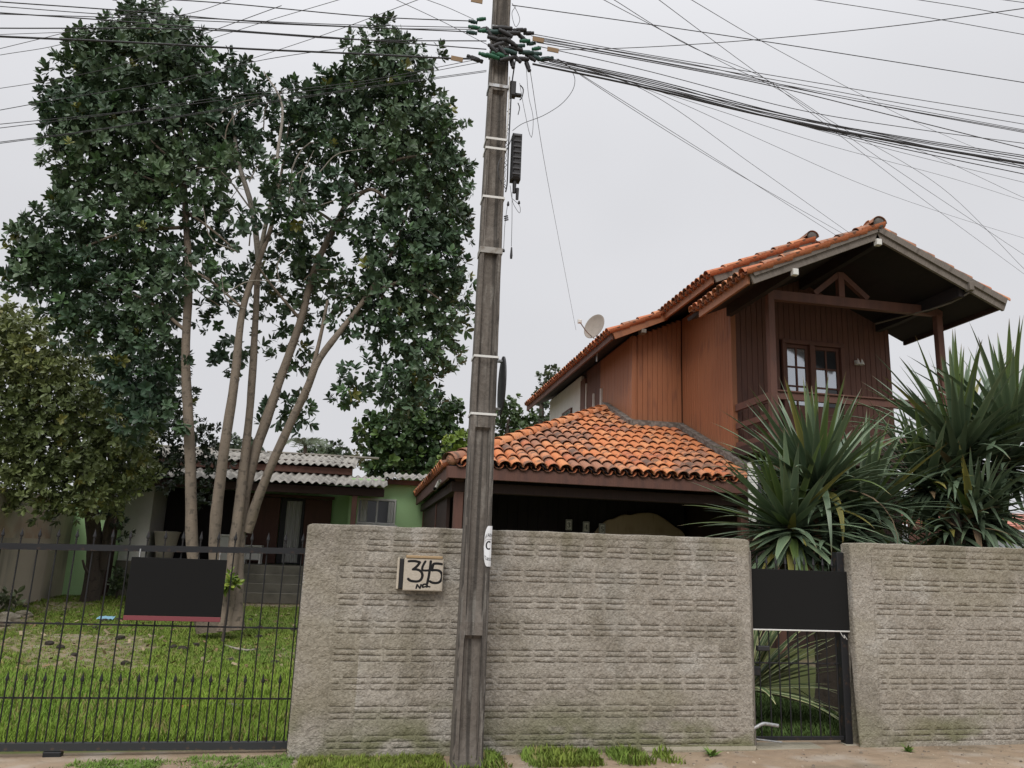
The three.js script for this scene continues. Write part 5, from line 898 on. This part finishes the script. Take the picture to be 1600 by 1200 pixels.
// adds to each label of a fan which one it is, counted from the top where it meets the named edge
function ranked(list, end, text) { const key = (q) => end < 0 ? q[0][1] : q[q.length - 1][1], o = [...list].sort((a, b) => key(a) - key(b)); return (q) => text(o.indexOf(q)); }
function wire(label, group, pts, r, mat = M.rubber, ext = [1, 1]) {
  let P = pts.map(([x, y, z = 0]) => at(x, y, PZ + z));
  if (ext[0]) P.unshift(P[0].clone().multiplyScalar(2).sub(P[1])); if (ext[1]) P.push(P[P.length - 1].clone().multiplyScalar(2).sub(P[P.length - 2]));
  return solo('overhead_wire', tube(P, r * .8, 48, 5), mat, label, 'wire', group);
}
{
  const g1 = 'bundled wires sagging from the pole to the right edge', t1 = 'thin wire of the dense lower bundle';
  wire('thickest black cable of the bundle running from the pole to the right edge', undefined, [[832, 100], [1000, 135], [1180, 178], [1400, 222], [1600, 256]], .011, M.rubber, [0, 1]);
  const l1 = [[[848, 92], [1010, 128], [1190, 171], [1400, 214], [1600, 246]], [[842, 98], [1000, 131], [1190, 175], [1400, 216], [1600, 250]], [[850, 90], [1020, 125], [1200, 172], [1400, 218], [1600, 260]], [[845, 96], [1010, 134], [1200, 182], [1400, 226], [1600, 263]], [[860, 94], [1030, 130], [1180, 172], [1400, 212], [1600, 243]], [[866, 95], [1040, 138], [1230, 186], [1400, 220], [1600, 254]], [[858, 96], [1040, 141], [1240, 192], [1400, 230], [1600, 272]]], n1 = ranked(l1, 1, (i) => `${t1}, ${ORD[i]} from the top at the right edge`);
  for (const q of l1) wire(n1(q), g1, q, .0042 + .002 * rnd(), rnd() < .5 ? M.rubber : M.cableGrey, [0, 1]);
  const g2 = 'upper fan of wires from the pole to the right edge', t2 = 'thin upper fan wire right of the pole';
  const l2 = [[[826, 52], [980, 80], [1190, 115], [1400, 150], [1600, 182]], [[830, 56], [980, 84], [1190, 121], [1400, 160], [1600, 194]], [[832, 60], [985, 88], [1190, 126], [1400, 166], [1600, 203]], [[834, 62], [990, 90], [1190, 128], [1400, 170], [1600, 207]], [[838, 66], [1000, 94], [1200, 133], [1400, 182], [1600, 232]], [[840, 72], [1000, 108], [1250, 172], [1420, 200], [1600, 224]], [[840, 60], [940, 76], [1100, 104], [1300, 150], [1600, 205]]], n2 = ranked(l2, 1, (i) => `${t2}, ${ORD[i]} from the top at the right edge`);
  for (const q of l2) wire(n2(q), g2, q, .0035 + .002 * rnd(), rnd() < .6 ? M.rubber : M.cableGrey, [0, 1]);
  wire('single wire from the top of the pole to the upper right edge', undefined, [[800, 8], [1000, 36], [1190, 64], [1400, 97], [1600, 129]], .005, M.rubber, [0, 1]);
  wire('wire climbing to the right across the other wires above the house', undefined, [[865, 78, 0], [1000, 74, .3], [1180, 62, .8], [1400, 40, 1.4], [1600, 13, 2]], .004, M.rubber, [0, 1]);
  const g3 = 'steep wires crossing the sky above the house', t3 = 'thin steep wire above the house';
  const l3 = [[[944, 0, 1], [1020, 40, .5], [1138, 102, -.3], [1229, 147, -1], [1374, 247, -2], [1600, 398, -4]], [[960, 0, 1], [1070, 68, .4], [1190, 120, -.5], [1300, 190, -1.5], [1480, 300, -3], [1600, 420, -4]], [[1030, 0, 1], [1138, 81, 0], [1240, 156, -1], [1428, 301, -3], [1562, 400, -5]], [[1081, 0, 1], [1186, 62, 0], [1331, 140, -1.5], [1439, 195, -3], [1600, 262, -5]]], n3 = ranked(l3, 1, (i) => `${t3}, ${ORD[i]} from the top at the right edge`);
  for (const q of l3) wire(n3(q), g3, q, .0032, M.cableGrey);
  const g4 = 'wires crossing the upper right corner', t4 = 'thin wire crossing the upper right corner';
  const l4 = [[[1277, 0], [1430, 24], [1600, 54]], [[1437, 0], [1520, 13], [1600, 28]], [[1570, 0], [1600, 4]]], n4 = ranked(l4, 1, (i) => `${t4}, ${ORD[i]} from the top`);
  for (const q of l4) wire(n4(q), g4, q, .004, M.rubber);
  const g5 = 'service wires from the pole to the gable of the timber house', t5 = 'service wire from the pole down to the gable', zg = -10.2 - PZ;
  const l5 = [[[870, 92, 0], [893, 107, -.2], [1062, 213, -1.8], [1310, 370, zg]], [[872, 92, 0], [917, 124, -.4], [1111, 247, -2.2], [1322, 368, zg]], [[875, 94, 0], [1009, 142, -1], [1180, 260, -2.8], [1330, 366, zg]]], n5 = ranked(l5, -1, (i) => `${t5}, ${['leftmost', 'middle', 'rightmost'][i]} of three`);
  for (const q of l5) wire(n5(q), g5, q, .0035, M.cableGrey, [0, 0]);
  const g6 = 'sagging thin wires from the pole down to the right edge', t6 = 'thin drooping wire below the bundle';
  const l6 = [[[880, 96, 0], [1025, 145, -.6], [1197, 222, -2], [1347, 288, -3], [1480, 335, -4], [1600, 372, -5]], [[880, 95, 0], [1105, 167, -.6], [1277, 222, -1.5], [1492, 280, -3], [1600, 314, -4]], [[1180, 178, 0], [1290, 205, -.5], [1417, 228, -1.5], [1600, 309, -3]], [[1230, 190, 0], [1400, 236, -.6], [1600, 285, -1.4]]], n6 = ranked(l6, 1, (i) => `${t6}, ${ORD[i]} from the top at the right edge`);
  for (const q of l6) wire(n6(q), g6, q, .003, M.cableGrey, [0, 1]);
  wire('thin wire dropping from the pole to the satellite dish', undefined, [[828, 108, 0], [850, 250, -3], [878, 400, -7], [900, 516, -15.2 - PZ]], .0035, M.rubber, [0, 0]);
  const g7 = 'wires from the left edge to the pole', t7 = 'dark wire from the left edge to the pole';
  wire('thickest black cable from the left edge to the pole', undefined, [[0, 57], [200, 66], [400, 77], [560, 84], [700, 91], [742, 92]], .01, M.rubber, [1, 0]);
  const l7 = [[[0, 20], [160, 31], [400, 50], [540, 60], [760, 77]], [[0, 10], [160, 22], [300, 28], [524, 38], [740, 43]], [[0, 3], [200, 17], [400, 34], [580, 43], [740, 50]], [[0, 22], [200, 28], [420, 37], [600, 44], [740, 46]], [[0, -14], [324, 3], [580, 26], [740, 33]], [[0, 44], [300, 46], [560, 62], [760, 64]]], n7 = ranked(l7, -1, (i) => `${t7}, ${ORD[i]} from the top there`);
  for (const q of l7) wire(n7(q), g7, q, .004 + .002 * rnd(), M.rubber, [1, 0]);
  const g8 = 'thin wires rising from the left edge past the tree', t8 = 'thin wire rising across the tall tree';
  const l8 = [[[0, 194], [200, 174], [360, 150], [560, 128], [750, 92]], [[0, 224], [136, 206], [360, 170], [560, 140], [760, 112]], [[0, 172], [88, 156], [256, 128], [420, 92], [660, 60]], [[0, 200], [140, 183], [360, 155], [560, 132], [752, 97]], [[0, 222], [140, 204], [360, 168], [560, 138], [760, 110]]], n8 = ranked(l8, -1, (i) => `${t8}, ${ORD[i]} from the top at the left edge`);
  for (const q of l8) wire(n8(q), g8, q, .0034, M.rubber, [1, 0]);
  const g9 = 'thin wires slanting up through the top left corner', t9 = 'thin wire slanting up through the top left corner of the sky';
  for (const q of [[[0, 76, 0], [112, 48, .4], [256, 4, 1]], [[0, 86, 0], [100, 68, .3], [240, 8, 1]], [[0, 138, 0], [64, 128, .2], [180, 104, .5], [300, 60, 1]], [[332, 60, 0], [420, 32, .4], [508, 6, .8]], [[380, 96, 0], [524, 48, .6], [652, 0, 1.2]], [[0, 54, 0], [150, 47, 0], [300, 20, .6], [370, -4, 1]]]) wire(t9, g9, q, .0028, M.cableGrey);
  const g10 = 'thin wires running from the top edge down to the pole', t10 = 'thin wire running from the top edge steeply down to the pole clamps';
  for (const q of [[[620, 0, .8], [690, 33, .4], [762, 70, 0]], [[668, 0, .8], [700, 12, .4], [740, 30, 0]]]) wire(t10, g10, q, .003, M.cableGrey, [1, 0]);
}
// ------------------------------------------------------------------ iron fence (sliding gate) on the left
const FZ = -6.31;
{
  const T = thing('iron_fence', 'black iron sliding gate with spear tops in front of the lawn', 'gate', [-2.2, 0, FZ]), fx = (x) => x + 2.2;
  const x0 = -4.0, x1 = -.42, topY = (x) => 1.4 + .02 * (x + 2.6), botY = .035;
  part('top_rail', bar(V3(fx(x0), topY(x0), 0), V3(fx(x1), topY(x1), 0), .05, .045), M.iron, T);
  part('bottom_rail', bar(V3(fx(x0), botY, 0), V3(fx(-.44), botY + .005, 0), .05, .05), std({ map: M.iron.map, color: lin(1.6, 1.7, 1.6), roughness: .7 }), T);
  part('middle_rod', bar(V3(fx(x0), .865, -.012), V3(fx(x1), .865, -.012), .008, .012), M.iron, T); part('middle_rod', bar(V3(fx(x0), .355, -.012), V3(fx(x1), .36, -.012), .008, .012), M.iron, T);
  part('end_post', bar(V3(fx(-.46), -.02, 0), V3(fx(-.46), 1.42, 0), .03, .04, V3(0, 0, 1)), M.iron, T);
  const spear = (r) => new THREE.LatheGeometry([[.001, .075], [.006, .05], [.013, .022], [.012, .012], [.005, .002], [.009, -.006], [.005, -.012], [.001, -.012]].map(([a, b]) => new THREE.Vector2(a * r, b)), 8).scale(1, 1, .6);
  const sp = spear(1), rod = (h) => { const q = new THREE.CylinderGeometry(.0055, .0055, h, 6).translate(0, h / 2, 0); return q; };
  const tall = rod(1.52), short = rod(.42);
  let i = 0;
  for (let x = -.5; x > x0; x -= .0625, i++) {
    const isTall = i % 2 === 0, jit = (rnd() - .5) * .006, m = shade(new THREE.Mesh(isTall ? tall : short, M.iron)); m.name = 'picket'; m.position.set(fx(x + jit), botY, 0); m.rotation.z = (rnd() - .5) * .006; if (isTall) m.scale.y = (topY(x) + .06 - botY) / 1.52; T.add(m);
    const s = shade(new THREE.Mesh(sp, M.iron)); s.name = 'spear_tip'; s.position.set(0, isTall ? 1.525 : .43, 0); if (isTall) s.scale.y = 1; m.add(s);
  }
  part('wheel_bracket', box(fx(-2.12), -.12, -.03, fx(-2.0), .008, .03), M.iron, T);
}
{ // board hung on the fence
  const a = at(206, 870, FZ + .05), b = at(344, 972, FZ + .05), T = thing('sign_board', 'dark blank board with a maroon lower strip hung on the iron fence', 'sign board', [a.x, b.y, FZ + .05]);
  const w = b.x - a.x, h = a.y - b.y, dark = std({ color: lin(.004, .004, .004), roughness: 1 });
  part('panel', box(0, .035, -.006, w, h, .006, .002), dark, T); part('lower_strip', box(0, 0, -.006, w, .034, .007, .002), std({ color: lin(.2, .045, .055), roughness: .7 }), T); part('tie', [box(.05, h, -.008, .058, h + .06, .008, .001), box(w - .06, h, -.008, w - .052, h + .05, .008, .001)], M.steel, T);
}
// ------------------------------------------------------------------ narrow gate
const GZ = -6.22;
{
  const T = thing('narrow_gate', 'narrow rusty black iron gate between the two grey walls', 'gate', [3.62, .05, GZ]), gx = (x) => x - 3.62, y0 = .05, iron = M.iron;
  part('hinge_post', box(gx(4.0), 0 - .0, -.045, gx(4.065), 1.55, .035, .005), iron, T); part('frame', [box(gx(3.19), 0, -.015, gx(3.215), 1.42, .015, .003)], iron, T);
  part('bottom_rail', box(gx(3.216), .03, -.012, gx(3.998), .06, .012, .003), iron, T); part('lock_rail', box(gx(3.216), .62, -.02, gx(3.998), .632, -.006, .002), iron, T); part('top_rail', box(gx(3.216), 1.34, -.012, gx(3.998), 1.37, .012, .003), iron, T); part('middle_rail', box(gx(3.216), .98, -.012, gx(3.998), 1.0, .012, .003), iron, T);
  const rod = new THREE.CylinderGeometry(.006, .006, 1.42, 6).translate(0, .71, 0), sp = new THREE.ConeGeometry(.014, .07, 8).translate(0, 1.44, 0);
  for (let k = 0; k < 9; k++) { const m = shade(new THREE.Mesh(rod, iron)); m.name = 'gate_bar'; m.position.set(gx(3.27 + k * .0875), .03, 0); T.add(m); const s = shade(new THREE.Mesh(sp, iron)); s.name = 'spear_tip'; m.add(s); }
  part('latch', [box(gx(3.19), .53, -.02, gx(3.26), .6, .03, .006)], iron, T);
  part('foot_bolt', box(gx(3.98), -.04, -.04, gx(4.1), .005, .06, .01), std({ map: footMat.map, roughness: .95 }), T);
  const a = at(1170, 888, GZ + .05), b = at(1338, 988, GZ + .05), S = thing('sign_board', 'dark blank board with a white lower edge tied to the narrow gate', 'sign board', [a.x, b.y, GZ + .05]), w = b.x - a.x, h = a.y - b.y;
  part('panel', box(0.015, .012, -.006, w - .02, h, .006, .002), std({ color: lin(.004, .004, .004), roughness: 1 }), S); part('lower_edge', box(.015, 0, -.006, w - .02, .0115, .008, .002), M.white, S);
  part('string', tube([V3(w - .16, .005, .012), V3(w - .14, -.03, .014), V3(w - .12, -.05, .014), V3(w - .13, -.02, .016), V3(w - .1, -.06, .016)], .0025, 16, 5), M.white, S);
  const p = [[1168, 1142], [1180, 1137], [1192, 1131], [1204, 1132], [1216, 1134]].map(([x, y]) => at(x, y, GZ + .1)), pp = solo('bent_pipe', [tube(p, .014, 20, 8).toNonIndexed()], M.steel, 'bent grey pipe handle sticking out low at the left of the narrow gate', 'pipe');
  const q = [[1166, 1153], [1190, 1156], [1222, 1160]].map(([x, y]) => at(x, y, GZ + .06)); solo('latch_rod', [tube(q, .007, 10, 6).toNonIndexed()], M.steel, 'thin grey latch rod just below the bent pipe', 'rod');
  solo('jamb_strip', box(3.152, .02, -6.2, 3.168, 1.58, -6.118, .004), M.greyWood, 'thin pale wooden strip on the end of the long grey wall', 'wood strip');
  const pipe = at(1180, 1010, -6.3); solo('lock_box', box(pipe.x - .05, pipe.y - .02, -6.2, pipe.x + .06, pipe.y + .02, -6.16, .006), M.rubber, 'small black lock box at the left edge of the narrow gate', 'lock');
}
// ------------------------------------------------------------------ things lying on the lawn
{
  const ground = (px, py) => { const d = rayOf(px, py); let t = 8; for (let i = 0; i < 12; i++) { const p = V3(d.x * t, EYE + d.y * t, d.z * t); t -= (p.y - gy(p.x, p.z) - .03) / d.y; } return V3(d.x * t, gy(d.x * t, d.z * t), d.z * t); };
  const geos = [0, 1, 2].map((k) => { let g = new THREE.IcosahedronGeometry(.07, 3); const p = g.attributes.position; for (let i = 0; i < p.count; i++) { const v = V3(p.getX(i), p.getY(i), p.getZ(i)), s = .75 + .8 * (fbm(v.x * 22 + k * 9, v.y * 22, v.z * 22, 3) - .3); p.setXYZ(i, v.x * s * 1.25, Math.max(-.02, v.y * s * .75), v.z * s); } g.computeVertexNormals(); return g; });
  const clod = std({ color: lin(.035, .028, .022), roughness: .95, bumpMap: bumpRough, bumpScale: .006 });
  [[165, 970], [148, 980], [78, 1004], [95, 1010], [185, 968], [272, 1010], [284, 1013], [307, 1007], [195, 1035], [372, 980], [392, 968], [406, 980], [404, 995], [430, 1035], [458, 984], [146, 1117], [360, 1032], [22, 945], [40, 948], [188, 996], [116, 1022], [90, 975]].forEach(([x, y], i) => { const m = solo('dry_clod', geos[i % 3], clod, 'dark lumpy clod lying on the lawn behind the iron fence', 'clod', 'dark clods scattered on the lawn'); m.position.copy(ground(x, y)); m.position.y += .02; m.rotation.y = i * 1.7; m.scale.setScalar(.55 + .4 * rnd()); });
  const stick = (name, label, pts, r, mat) => solo(name, limb(pts.map(([x, y, dy]) => { const p = ground(x, y); p.y += .03 + (dy || 0); return p; }), r, 12, 6, .15, 4), mat, label, name === 'branch' ? 'branch' : 'stick');
  stick('dry_stick', 'long pale dry branch lying across the near lawn', [[225, 1091], [262, 1093], [300, 1099], [340, 1101], [382, 1106]], [.008, .014, .018, .022, .03], barkDead);
  stick('dry_stick', 'short forked dry stick in the middle of the lawn', [[352, 1008], [372, 1014], [390, 1016], [402, 1014]], [.008, .014, .016, .01], barkDead);
  const b = ground(165, 968); const bl = solo('blue_scrap', uvm(new THREE.PlaneGeometry(.26, .16, 8, 6).rotateX(-1.35).toNonIndexed()), std({ color: lin(.22, .42, .55), roughness: .6 }), 'crumpled light blue plastic scrap on the lawn', 'scrap'); { const p = bl.geometry.attributes.position; for (let i = 0; i < p.count; i++) p.setY(i, p.getY(i) + .02 * vnoise(p.getX(i) * 30, p.getZ(i) * 30, 3)); bl.geometry.computeVertexNormals(); } bl.position.copy(b); bl.position.y += .05;
  [[28, 1045, .035, 'small pale stone on the near left lawn'], [290, 1107, .05, 'terracotta coloured shard beside the long dry branch']].forEach(([x, y, s, label], i) => { const m = solo(i ? 'clay_shard' : 'pale_stone', geos[i], i ? CLAY[0] : M.paleWood, label, i ? 'shard' : 'stone'); m.position.copy(ground(x, y)); m.position.y += .03; m.scale.setScalar(s / .07); });
  const rk = std({ map: footMat.map, bumpMap: bumpRough, bumpScale: .02, roughness: .95 });
  [[12, 968, .16, 'largest grey stone at the foot of the left boundary wall'], [36, 962, .12, 'middle grey stone at the foot of the left boundary wall'], [4, 975, .1, 'smallest grey stone cut by the left edge of the view']].forEach(([x, y, s, label], i) => { const m = solo('rubble_stone', geos[i], rk, label, 'stone'); m.position.copy(ground(x, y)); m.position.y += .04; m.scale.setScalar(s / .07); });
  // shrubs on the lawn
  const shrub = (name, label, px, py, w, pal, z, seed, dens = 16) => { const c = at(px, py, z), T = thing(name, label, 'shrub', [c.x, gy(c.x, z), z]); part('stem', limb([V3(0, -.02, 0), V3(.02, Math.max(.1, c.y - T.position.y) * .6, 0), V3(0, Math.max(.15, c.y - T.position.y), 0)], [.025, .02, .01], 6, 6, .1, seed), barkDark, T); crownPart(T, shrubCluster, crownList([[px, py, w], [px + w * .5, py + w * .5, w * .7], [px - w * .4, py + w * .6, w * .7]], z, 1, dens * 3, pal, seed, { up: .4 })); };
  shrub('leafy_shrub', 'bright green leafy sprig growing at the foot of the tall tree', 358, 908, 13, palOf([.12, .2, .03], [.24, .3, .05], .15), -12, 71);
  shrub('leafy_shrub', 'low dull shrub against the green wall beside the dark trunk', 185, 905, 15, palOf([.06, .085, .04], [.1, .14, .05], .1), -18, 72, 9);
  shrub('leafy_shrub', 'small grey-green shrub at the foot of the left boundary wall', 12, 935, 12, palOf([.08, .1, .05], [.12, .15, .06], .1), -14.5, 73, 9);
}
// ------------------------------------------------------------------ render
const renderer = new THREE.WebGLRenderer({ antialias: true });
renderer.setSize(1024, 768);
renderer.toneMapping = THREE.LinearToneMapping;
renderer.toneMappingExposure = EXPOSURE;
renderer.shadowMap.enabled = true;
renderer.render(scene, camera);
